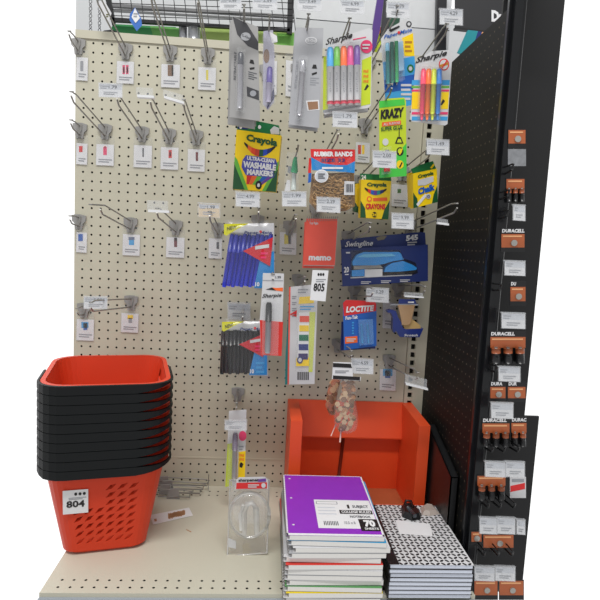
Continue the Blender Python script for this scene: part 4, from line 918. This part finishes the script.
def comp(z, dx, dy, label, top=False, th=.385):
    o = Vector((35.35+dx, -15.6+dy, z)); t = thing('composition_notebook', label, 'notebook', o, 'composition notebooks in the right stack')
    hx, hy = 3.72, 5.35
    def slab(mb, x0, y0, x1, y1, h0, h1, m):
        P = [o+Vector(p) for p in ((x0, y0, h0), (x1, y0, h0), (x1, y1, h0), (x0, y1, h0), (x0, y0, h1), (x1, y0, h1), (x1, y1, h1), (x0, y1, h1))]
        mb.add(P, [[3, 2, 1, 0], [4, 5, 6, 7], [0, 1, 5, 4], [1, 2, 6, 5], [2, 3, 7, 6], [3, 0, 4, 7]], m)
    b = MB(); slab(b, -hx+.1, -hy+.05, hx-.1, hy-.05, .02, th-.02, mat('composition paper', (220, 226, 240), .7, var=.05, scale=300)); b.build('pages', t)
    b = MB(); slab(b, -hx, -hy, hx, hy, 0, .02, inkb); slab(b, -hx, -hy, hx, hy, th-.02, th, inkb if not top else offw)
    slab(b, -hx-.04, -hy, -hx+.02, hy, 0, th, black)
    if top:
        slab(b, -hx-.04, -hy-.0, -hx+.85, hy, th, th+.012, black)
        s = .47; nx, ny = int((2*hx-.95)/s), int(2*hy/s)
        for i in range(nx+1):
            for j in range(ny+1):
                cx = -hx+1.0+s*i; cy = -hy+.15+s*j
                if cx > hx-.12 or cy > hy-.12: continue
                a = math.radians(40 if (i+j) % 2 else -50)
                el, ew = .24, .115
                b.prism([o+Vector((min(hx, cx+el*math.cos(k*.785)*math.cos(a)-ew*math.sin(k*.785)*math.sin(a)), cy+el*math.cos(k*.785)*math.sin(a)+ew*math.sin(k*.785)*math.cos(a), th+.008)) for k in range(8)], (0, 0, -.006), inkb)
        b.prism([o+Vector((x, y, th+.014)) for x, y in ((-1.6, -.4), (1.5, -.7), (1.9, 1.6), (-1.4, 2.2))], (0, 0, -.005), white)
    b.build('cover', t)
cl = ['topmost composition notebook with black and white dash pattern cover', 'second composition notebook from the top of the right stack', 'third composition notebook from the top of the right stack', 'fourth composition notebook from the top of the right stack', 'fourth composition notebook from the bottom of the right stack', 'third composition notebook from the bottom of the right stack', 'second composition notebook from the bottom of the right stack', 'lowest composition notebook of the right stack']
for k in range(8): comp(-47.65-.388*(k+1)+.0, random.uniform(-.06, .06) if k else 0, random.uniform(-.08, .08) if k else 0, cl[k], k == 0)
# black clip and crumpled packet on the composition notebooks
zc = -47.65
def grd(x, y, h=0): return atz(x, y, zc+h)
b = MB()
def blob(pts, h0, h1, m, mb, k=.8):
    P = [grd(x, y, h0) for x, y in pts]; c = sum(P, Vector())/len(P)
    Q = [c+(p-c)*k+Vector((0, 0, h1-h0)) for p in P]; n = len(P)
    mb.add(P+Q, [list(range(n))[::-1], list(range(n, 2*n))]+[[i, (i+1) % n, n+(i+1) % n, n+i] for i in range(n)], m)
t = thing('black_clip', 'black plastic clip lying on the patterned notebook cover', 'clip', grd(411, 514), None)
b = MB(); blob([(401, 507), (410, 505), (421, 514), (421, 519), (412, 521), (402, 517)], .02, .55, black, b, .75); b.build('clip_body', t)
b = MB(); b.tube([grd(404, 507, .3), grd(406, 500.5, .7), grd(411, 501, .8), grd(413, 508, .5)], .13, black, 7); b.tube([grd(408, 508, .5), grd(415, 516, .6)], .22, mat('clip grey', (60, 64, 70), .4), 7); b.build('clip_lever', t)
b = MB(); pts = [(420, 508), (426, 504), (433, 505), (440, 514), (430, 516), (422, 515)]; blob(pts, .02, .35, mat('crumpled translucent bag', (170, 158, 150), .35), b, .6)
tag(b.build('crumpled_bag', None, grd(430, 512)), 'small crumpled pale bag at the back corner of the patterned notebook', 'bag')
# ================================================================ THINGS ON THE SHELF
# clear clamshell with round bubble
t = thing('clamshell_pack', 'empty clear plastic clamshell with a big round bubble and red label standing on the shelf', 'plastic package', (19.5, -14.5, SZ))
f = Face(248, 555, -14.6, 0, 0)
cm = clear('clamshell plastic', (224, 222, 216), .12, .06, .12); edge = clear('clamshell edge', (236, 236, 232), .4, .08, .2)
def FP(x, y, off=0): return f.P(x, y, off)
b = MB()
tl, tr, br, bl_ = (230, 480), (269, 480), (267, 553), (227.5, 556)
f.poly(b, [tl, tr, br, bl_], cm, 0, .04)
for p, q in ((tl, tr), (tr, br), (br, bl_), (bl_, tl)): b.tube([FP(*p, .0), FP(*q, .0)], .08, edge, 6)
A = [FP(*p, 0) for p in (tl, tr, br, bl_)]; Bk = [p+Vector((.3*(1 if i in (0, 3) else -1), 3.2, -1.3 if i < 2 else 0)) for i, p in enumerate(A)]
b.add(A+Bk, [[0, 4, 7, 3], [1, 2, 6, 5], [3, 7, 6, 2], [0, 1, 5, 4]], cm)
for i in range(4): b.tube([A[i], Bk[i]], .05, edge, 5)
b.build('plastic_shell', t)
b = MB(); cx, cy = 249.5, 515; NR = 28
rings = []
for k, (rr, of) in enumerate(((1.0, .0), (.98, .45), (.9, .75), (.7, .95), (.35, 1.05))):
    rings += [FP(cx+20.5*rr*math.cos(2*math.pi*i/NR), cy+23*rr*math.sin(2*math.pi*i/NR), of) for i in range(NR)]
b.add(rings, [[k*NR+i, k*NR+(i+1) % NR, (k+1)*NR+(i+1) % NR, (k+1)*NR+i] for k in range(4) for i in range(NR)]+[[4*NR+i for i in range(NR)]], cm, True)
for rr, of, tw in ((1.0, .05, .1), (.93, .7, .05)): b.tube([FP(cx+20.5*rr*math.cos(2*math.pi*i/NR), cy+23*rr*math.sin(2*math.pi*i/NR), of) for i in range(NR+1)], tw, edge, 6)
b.build('round_bubble', t)
b = MB(); b.tube([FP(244, 534, .3), FP(244, 512, .5), FP(247, 504, .6), FP(252, 503, .6), FP(256, 508, .6), FP(257, 534, .3)], .28, edge, 8); b.tube([FP(241, 530, .5), FP(240, 515, .6), FP(243, 505, .7)], .16, mat('painted glint white', (240, 240, 238), .1, alpha=.6), 6); b.build('ridge_and_glint', t)  # the thinner white tube is a glint put in as shape and colour
b = MB(); f.poly(b, [(228, 538), (236, 541), (236, 549), (228, 547)], offw, .06, .03); b.build('sticker', t)
b = MB(); f.poly(b, [(236.5, 480), (239, 477.5), (265, 477), (268, 480), (268, 489), (235, 489.5)], offw, .5, .05); f.poly(b, [(236.5, 483), (267, 482.5), (267, 488.5), (236, 489)], redp, .54, .03); f.text(b, 'sharpener', [(238.5, 478.8), (259, 478.3), (259, 482.3), (238.5, 482.6)], inkb, .56, .04); f.poly(b, [(258, 479.5), (266, 478.5), (266, 481.5), (258, 482)], purp, .56, .02)
f.disc(b, 263.5, 485.5, 2.2, 2.4, offw, .6); f.lines(b, 248, 484.5, 259, 487.5, 2, offw, .58); b.build('printed_label', t)
# white label strip on the shelf
zc = SZ
def strip(pts, m, h, mb): mb.prism([atz(x, y, SZ+h) for x, y in pts], (0, 0, -.012), m)
b = MB(); strip([(150, 515), (189, 507.5), (193, 515.5), (153, 524.5)], white, .05, b)
for k in range(16):
    x = 168+1.05*k; strip([(x, 514.5-.25*k+random.uniform(-1.5, 0)), (x+1.3, 513.5-.25*k), (x+1.5, 518+random.uniform(-1, 1.5)-.25*k), (x, 519-.25*k)], mat('rust print', (176, 130, 92), .7, var=.3), .065, b)
strip([(154, 519), (156.5, 518.5), (157, 521), (154.6, 521.5)], mat('rust print', (176, 130, 92), .7), .065, b)
tag(b.build('paper_strip', None, atz(170, 515, SZ)), 'white paper strip with a rusty brown mark lying on the shelf beside the basket', 'paper label')
b = MB(); strip([(186, 529), (191.5, 531.5), (191, 532.2), (186.5, 530)], mat('rust print', (176, 130, 92), .7), .02, b); tag(b.build('wood_splinter', None, atz(188, 530, SZ)), 'tiny brown splinter lying on the cream shelf', 'splinter')
# loose wire hooks lying at the back
for k, (a, c, lab) in enumerate((((148, 484), (207, 489), 'loose wire hook lying at the back of the shelf, upper of the pile'), ((152, 489), (203, 484), 'loose wire hook crossing the pile behind the basket'), ((150, 493), (200, 494), 'loose wire hook lying frontmost in the pile on the shelf'), ((158, 497), (190, 490), 'short loose wire hook on top of the pile on the shelf'))):
    t = thing('peg_hook', lab, 'hook', atz((a[0]+c[0])/2, 494, SZ), 'loose hooks lying on the shelf')
    zc = SZ; y0 = -1.2-.75*k
    A = Vector((at(a[0], 492, y0).x, y0, SZ+.25+.3*(3-k)*.5)); B = Vector((at(c[0], 492, y0).x, y0-.15, SZ+.3+.25*(3-k)*.5))
    b = MB(); b.tube([A, B, B+Vector((.05, -.1, .5))], .075, steel, 6); b.tube([A+Vector((0, .1, .85)), B+Vector((-.6, .05, .8)), B+Vector((.3, 0, .65))], .06, steel, 6); b.build('double_wire', t)
    b = MB(); b.prism([A+Vector((1, -.1, -.24)), A+Vector((2.5, -.1, -.24)), A+Vector((2.3, -.1, 1.0)), A+Vector((1.2, -.1, .9))], (0, .18, 0), plateM); b.build('back_plate', t)
t = thing('wire_bracket', 'thin upright wire bracket at the right end of the loose hooks', 'bracket', atz(207, 490, SZ))
b = MB(); b.tube([atz(208, 492, SZ)+Vector((0, .2, .1)), atz(208, 492, SZ)+Vector((0, .2, 2.1))], .05, steel, 6); b.tube([atz(208, 492, SZ)+Vector((-2.0, .2, 1.0)), atz(208, 492, SZ)+Vector((0, .2, 1.0))], .05, steel, 6); b.build('wire', t)
# ================================================================ RIGHT HAND BATTERY RACK
YR = -17.0
b = MB(); b.box((40.95, -12.2, -56), (46.8, -11.9, 6), mat('rack black', (18, 18, 20), .6)); b.box((40.95, -12.1, -56), (48.4, -11.85, -37), mat('rack black', (18, 18, 20), .6)); b.box((41.0, -16.6, 3), (43.2, -12, 8), black)
tag(b.build('display_rack', None, (42, -12, -56)), 'black battery display rack to the right of the glossy post', 'display rack')
cop = mat('copper print', (176, 94, 54), .35); cop2 = mat('dark copper print', (150, 78, 44), .35); bat = mat('battery black', (24, 24, 26), .3)
def bpack(x0, y0, x1, y1, label, style='cells', n=3, text=None, cat='battery pack'):
    f = Face((x0+x1)/2, (y0+y1)/2, YR); t = thing('battery_pack', label, cat, f.P((x0+x1)/2, (y0+y1)/2), 'battery packs on the right hand rack')
    w, h = x1-x0, y1-y0; b = MB(); f.rect(b, x0, y0, x1, y1, bat, 0, .06)
    if text: f.text(b, text, [(x0+1, y0+1), (min(x1-.5, x0+3.1*len(text)), y0+1), (min(x1-.5, x0+3.1*len(text)), y0+4.6), (x0+1, y0+4.6)], white, .03, .05, .1)
    s = y0+(6 if text else 1); f.rect(b, x0+.5, s, x1-.5, s+(y1-s)*(.4 if style == 'cells' else .75), cop, .02, .02)
    f.lines(b, x0+2, s+1.5, x1-3, s+3, 1, mat('pale copper print', (230, 170, 120), .4), .04)
    b.build('backing_card', t)
    if style == 'cells':
        ys = s+(y1-s)*.42
        for k in range(n):
            x = x0+w*(k+.5)/n; r = w/n*.38/11.6
            b = MB(); A, B, Cc = f.P(x, ys, r+.05), f.P(x, ys+(y1-ys)*.3, r+.05), f.P(x, y1-1, r+.05)
            b.tube([A, B], r, cop2, 10); b.tube([B, Cc], r, bat, 10); b.tube([A+Vector((0, 0, .12)), A], r*.4, steel, 8); b.build('battery', t)
    else:
        b = MB(); c = f.P(x0+w*.55, s+(y1-s)*.5, .1); b.prism([c+Vector((.28*math.cos(a*.524), -.05, .28*math.sin(a*.524))) for a in range(12)], (0, .12, 0), mat('coin cell silver', (180, 178, 172), .25, .6)); b.build('coin_cell', t)
    return t
bpack(508, 129, 526, 148, 'uppermost copper battery card beside the black post', 'coin'); bpack(506, 178, 525, 203, 'battery pack with orange topped cells above the highest white rack tag', 'cells', 3)
bpack(501, 228, 525, 252, 'copper card with silver coin cell under the wordmark, above the second tag', 'coin', text='DURACELL'); bpack(510, 281, 526, 306, 'dark battery card with an orange block between two white rack tags', 'coin', text='DU')
bpack(490, 331, 526, 364, 'pack of black and copper cells under the clearest wordmark', 'cells', 3, 'DURACELL'); bpack(490, 381, 506, 402, 'left of the two packs below the large cell pack', 'coin', text='DURA'); bpack(507.5, 381, 526, 402, 'right of the two packs below the large cell pack', 'coin', text='DUR')
bpack(482, 417.5, 510, 447, 'left battery pack of the row with two wordmarks low on the rack', 'cells', 3, 'DURACELL'); bpack(511, 417, 527, 447, 'right battery pack of the row with two wordmarks low on the rack', 'cells', 2, 'DURAC')
bpack(477, 475, 506, 500, 'wide copper pack beside the red and white card', 'cells', 3); bpack(483, 534, 514, 552, 'lower copper pack under the double tags', 'coin'); bpack(474, 580, 498, 600, 'left copper pack at the bottom edge of the rack', 'coin'); bpack(499, 580, 524, 600, 'right copper pack at the bottom edge of the rack', 'coin')
bpack(471, 531, 482, 545, 'small copper card at the left of the lower pack', 'coin')
f = Face(518, 487, YR); b = MB(); f.rect(b, 510, 477, 526, 498, offw, 0, .06); f.poly(b, [(510.5, 486), (525, 483), (525, 489), (510.5, 492)], redp, .02); f.lines(b, 512, 479, 524, 482, 1, greyp, .02); tag(b.build('battery_card', None, f.P(518, 487)), 'white card with a red stripe on the right hand rack', 'battery pack')
f = Face(519, 157, YR); b = MB(); f.rect(b, 508, 149, 526, 166, mat('silver foil', (150, 152, 156), .25, .5, var=.4, scale=90), 0, .3); tag(b.build('battery_card', None, f.P(519, 157)), 'silver foil pack under the uppermost copper card on the rack', 'battery pack')
rt = [(512, 152, 526, 152), (513.5, 205, 525, 220, 'highest white tag on the black battery rack'), (505, 261, 525, 275, 'tag under the copper card with the coin cell'), (502, 313, 525, 328, 'tag above the clearest wordmark on the rack'), (499, 367, 520, 381, 'tag under the large pack of copper cells'), (491.5, 403, 513, 418, 'tag above the row with two wordmarks'), (485.5, 462, 505.5, 476.5, 'left of two joined tags above the red and white card'), (506, 462, 524.5, 476.5, 'right of two joined tags above the red and white card'), (480, 518, 497, 533.5, 'left tag of the lower double pair on the rack'), (497.5, 518, 515, 533.5, 'right tag of the lower double pair on the rack'), (517, 520, 525, 534, 'narrow tag at the end of the lower pair on the rack'), (475, 567, 494.5, 580.5, 'left tag in the lowest row of the rack'), (495.5, 567, 515, 580.5, 'right tag in the lowest row of the rack')]
for r in rt[1:]: ptag(*r, Y=-18.6, sk=.8, group='tags on the battery rack')
for k, (x, y) in enumerate(((512, 170), (508, 196), (507, 216), (500, 290), (496, 372), (492, 452), (504, 452), (518, 452), (488, 508), (500, 508), (514, 508), (484, 556), (498, 556), (512, 556))):
    p = at(x, y, -18.3); t = thing('rack_hook', ['black wire hook on the battery rack above the highest tag', 'black wire hook on the battery rack beside the orange topped cells', 'black wire hook left of the highest rack tag', 'black wire hook left of the dark card with the orange block', 'black wire hook beside the tag under the large cell pack', 'left black hook under the two wordmark packs', 'middle black hook under the two wordmark packs', 'right black hook under the two wordmark packs', 'left black hook above the lower tag pair', 'middle black hook above the lower tag pair', 'right black hook above the lower tag pair', 'left black hook above the lowest tags', 'middle black hook above the lowest tags', 'right black hook above the lowest tags'][k], 'hook', p, 'black hooks on the battery rack')
    b = MB(); b.tube([p, p+Vector((0, 6, -.7))], .09, black, 6); b.tube([p+Vector((-.02, 0, .5)), p+Vector((0, 6, .2))], .07, black, 6); b.tube([p, p+Vector((0, -.2, .5))], .09, black, 6); b.build('wire', t)
# ================================================================ BEHIND THE BOARD
pale = mat('pale store wall', (196, 198, 200), .7, var=.02, scale=3)
b = MB(); x0 = at(76, 0, 22).x; b.box((x0, 22, -6), (57.5, 22.5, 16), pale); tag(b.build('wall_far'), kind='structure')
# white boards behind right part of the bay
t = thing('back_board', 'white board of the next bay rising behind the marker packs', 'board', (31, 9, 4)); b = MB()
a = at(297, 0, 9); c = at(452, 0, 9); z1 = 12; zm = at(330, 21, 9).z
b.box((a.x, 9, -3), (c.x, 9.4, zm-.06), pale); b.box((a.x, 9, zm+.06), (c.x, 9.4, z1), mat('white board', (206, 208, 210), .6)); b.box((a.x, 9.1, zm-.06), (c.x, 9.3, zm+.06), dgrey); b.build('panels', t)
f = Face(441, 25, 8); b = MB(); f.poly(b, [(437.5, -8), (447, -8), (446, 58), (436, 58)], mat('black rail', (28, 28, 32), .4), 0, .8); tag(b.build('upright_rail', None, f.P(441, 25)), 'dark upright rail behind the highlighter price tag', 'rail')
f = Face(205, 15, 6)
t = thing('wire_grid', 'black wire grid panel above the top edge of the pegboard', 'wire grid', f.P(205, 15)); b = MB()
for k in range(-1, 17):
    x = 118+10.8*k; b.tube([f.P(x+1, -8), f.P(x+4.5, 22+(x-118)*.05)], .05, black, 5) if x > 110 else None
for k in range(5): b.tube([f.P(112, -3+6.2*k), f.P(292, 3+6.2*k)], .05, black, 5)
b.build('thin_wires', t)
b = MB(); f.poly(b, [(108, 17), (290, 28.5), (290, 31.5), (112, 21)], black, 0, .5); f.poly(b, [(288, -8), (294.5, -8), (292, 34), (287, 33)], black, 0, .5); f.poly(b, [(104, -6), (110, -6), (115, 22), (112, 25)], black, 0, .4); b.build('frame', t)
b = MB(); fb = Face(205, 10, 9); fb.poly(b, [(106, 3), (294, 15), (294, 17.5), (106, 6)], mat('grey beam', (112, 112, 114), .5), 0, .6); fb.poly(b, [(106, 9), (294, 20), (294, 21), (106, 10)], mat('grey beam', (112, 112, 114), .5), 0, .6); tag(b.build('ceiling_beam', None, fb.P(205, 10)), 'long grey beam seen through the wire grid', 'beam')
t = thing('green_banner', 'green and lime sign strip behind the top edge of the pegboard', 'sign', f.P(205, 35)); f = Face(205, 36, 7)
b = MB(); f.poly(b, [(113, 24), (176, 27), (176, 46), (106, 42)], mat('banner green', (58, 150, 84), .5, var=.15, scale=8), 0, .4); f.poly(b, [(150, 26), (180, 28), (180, 46), (156, 46)], mat('banner light green', (110, 180, 90), .5), .02, .4); f.poly(b, [(200, 27), (303, 33), (303, 56), (200, 47)], mat('banner lime', (168, 196, 104), .5, var=.08, scale=8), 0, .4)
f.poly(b, [(277, 33), (303, 34), (303, 56), (277, 54)], mat('banner fresh green', (120, 190, 80), .5), .02, .3); b.build('sign_strip', t)
t = thing('foil_roll', 'shiny silver rolls standing between the green and lime strips', 'foil roll', f.P(190, 35))
b = MB(); b.tube([f.P(183, 26, 0), f.P(183, 47, 0)], .5, mat('silver foil', (190, 192, 196), .15, .8), 12); b.tube([f.P(194, 26, .3), f.P(194, 47, .3)], .7, mat('silver foil', (190, 192, 196), .15, .8), 12); b.build('foil', t)
f = Face(95, 15, 8)
for x, lab in ((90.5, 'left hanging chain at the upper left edge'), (99.5, 'right hanging chain near the upper left edge')):
    b = MB()
    for k in range(12):
        p = f.P(x, -4+3.6*k); q = f.P(x, -4+3.6*k+3.8); w = (Vector((.16, 0, 0)) if k % 2 else Vector((.05, .14, 0)))
        b.tube([p, p.lerp(q, .25)+w, p.lerp(q, .75)+w, q, p.lerp(q, .75)-w, p.lerp(q, .25)-w, p], .045, mat('chain steel', (84, 84, 86), .4, .5), 5, False)
    tag(b.build('hanging_chain', None, f.P(x, 15)), lab, 'chain')
f = Face(135, 18, 2); b = MB(); f.poly(b, [(135, 7.5), (141, 18), (142, 25), (136.5, 31), (129.5, 20), (129.8, 14)], mat('royal tag blue', (60, 110, 190), .4), 0, .1); f.poly(b, [(135, 8), (140, 18), (135.5, 23), (131.5, 17)], white, .06, .04); f.lines(b, 133.5, 13, 138, 17, 2, greyp, .09)
tag(b.build('diamond_tag', None, f.P(135, 18)), 'blue and white diamond shaped tag hanging before the wire grid', 'tag')
f = Face(108, 12, -1.5); b = MB(); f.poly(b, [(101, 0), (104, 0), (111.5, 13), (108.5, 22), (103, 18), (97, 4)], offw, 0, .05); f.lines(b, 106, 14, 109, 17, 2, mat('olive ink', (90, 90, 20), .5), .03); tag(b.build('hang_tag', None, f.P(106, 12)), 'slanted white tag hanging at the top left hook', 'tag')
f = Face(110, 31, 3); b = MB(); f.poly(b, [(99, 34), (104, 30.5), (112, 29.5), (121, 33), (124, 37), (98, 37)], black, 0, 1.2); tag(b.build('storage_tub', None, f.P(110, 34)), 'dark rounded object lying on top of the board left of the green strip', 'tub')
f = Face(378, 20, 3); t = thing('hanging_bag', 'slanting purple strip with dark side behind the pencil pack', 'bag', f.P(378, 20))
b = MB(); f.poly(b, [(378, -6), (384.5, -6), (380, 30), (374, 54), (371, 50), (373, 25)], mat('deep purple film', (84, 56, 130), .3), 0, .5); b.build('strip', t)
b = MB(); f.poly(b, [(384.5, -6), (388, -6), (386, 12), (400, 19), (399, 27), (386, 33), (380, 40)], mat('charcoal film', (50, 50, 54), .4), -.3, .5); f.poly(b, [(389, 17), (400, 18), (399, 24), (389, 27)], mat('bottle green film', (24, 70, 50), .4), -.2, .3); b.build('dark_side', t)
b = MB(); f.poly(b, [(374, 40), (381, 32), (382, 44), (374, 62), (370, 58)], lime, -.5, .3); f.poly(b, [(379, 28), (385, 24), (385, 34), (380, 38)], mat('salmon print', (236, 130, 90), .4), -.5, .3); b.build('leaf_print', t)
# sign board Dr
f = Face(487, 15, 4); t = thing('hanging_sign', 'black sign board with white letters above the end panel', 'sign', f.P(487, 15))
b = MB(); f.poly(b, [(456, -12), (532, -12), (532, 34), (500, 32.5), (456, 27)], mat('sign black', (40, 40, 43), .5), 0, .5); f.poly(b, [(455, 27), (500, 32.5), (500, 34), (455, 29)], inkb, .1, .6); b.build('board', t)
b = MB(); f.text(b, 'Dr', [(491.5, 10), (504, 11), (504, 22.5), (491.5, 21.5)], white, .06, .06); b.build('lettering', t)
f = Face(475, 42, 3); b = MB(); f.poly(b, [(468, 30), (478, 31), (474, 44), (462, 54), (458, 52)], mat('petrol print', (30, 140, 150), .4), 0, .4); f.poly(b, [(478, 31), (482, 32), (478, 42), (474, 44)], navy, 0, .4); f.poly(b, [(482, 32), (490, 33), (480, 42)], mat('apricot print', (236, 170, 110), .4), 0, .4)
tag(b.build('boxed_goods', None, f.P(475, 42)), 'teal, navy and apricot box peeping over the black side panel', 'box')
# ================================================================ LIGHT
w = bpy.data.worlds.new('World'); C.world = w; w.use_nodes = True; nt = w.node_tree
bg = nt.nodes['Background']; tc = nt.nodes.new('ShaderNodeTexCoord'); sp = nt.nodes.new('ShaderNodeSeparateXYZ')
nt.links.new(tc.outputs['Generated'], sp.inputs[0])
mr = nt.nodes.new('ShaderNodeMapRange'); mr.inputs[1].default_value = -.25; mr.inputs[2].default_value = .35; mr.inputs[3].default_value = .6; mr.inputs[4].default_value = 1.25
nt.links.new(sp.outputs['Y'], mr.inputs[0]); nt.links.new(mr.outputs[0], bg.inputs['Strength'])
bg.inputs['Color'].default_value = (1, 1, 1, 1)
def area(name, loc, rot, sx, sy, e, col=(1, .99, .97)):
    l = bpy.data.lights.new(name, 'AREA'); l.shape = 'RECTANGLE'; l.size = sx*S; l.size_y = sy*S; l.energy = e; l.color = col
    o = bpy.data.objects.new(name, l); COL.objects.link(o); o.location = Vector(loc)*S; o.rotation_euler = [math.radians(a) for a in rot]
area('ceiling_tube_light', (8, -82, 112), (28, 0, 0), 100, 14, 122)
C.view_settings.view_transform = 'Standard'; C.view_settings.look = 'None'; C.view_settings.exposure = 0; C.view_settings.gamma = 1
C.view_settings.use_curve_mapping = False
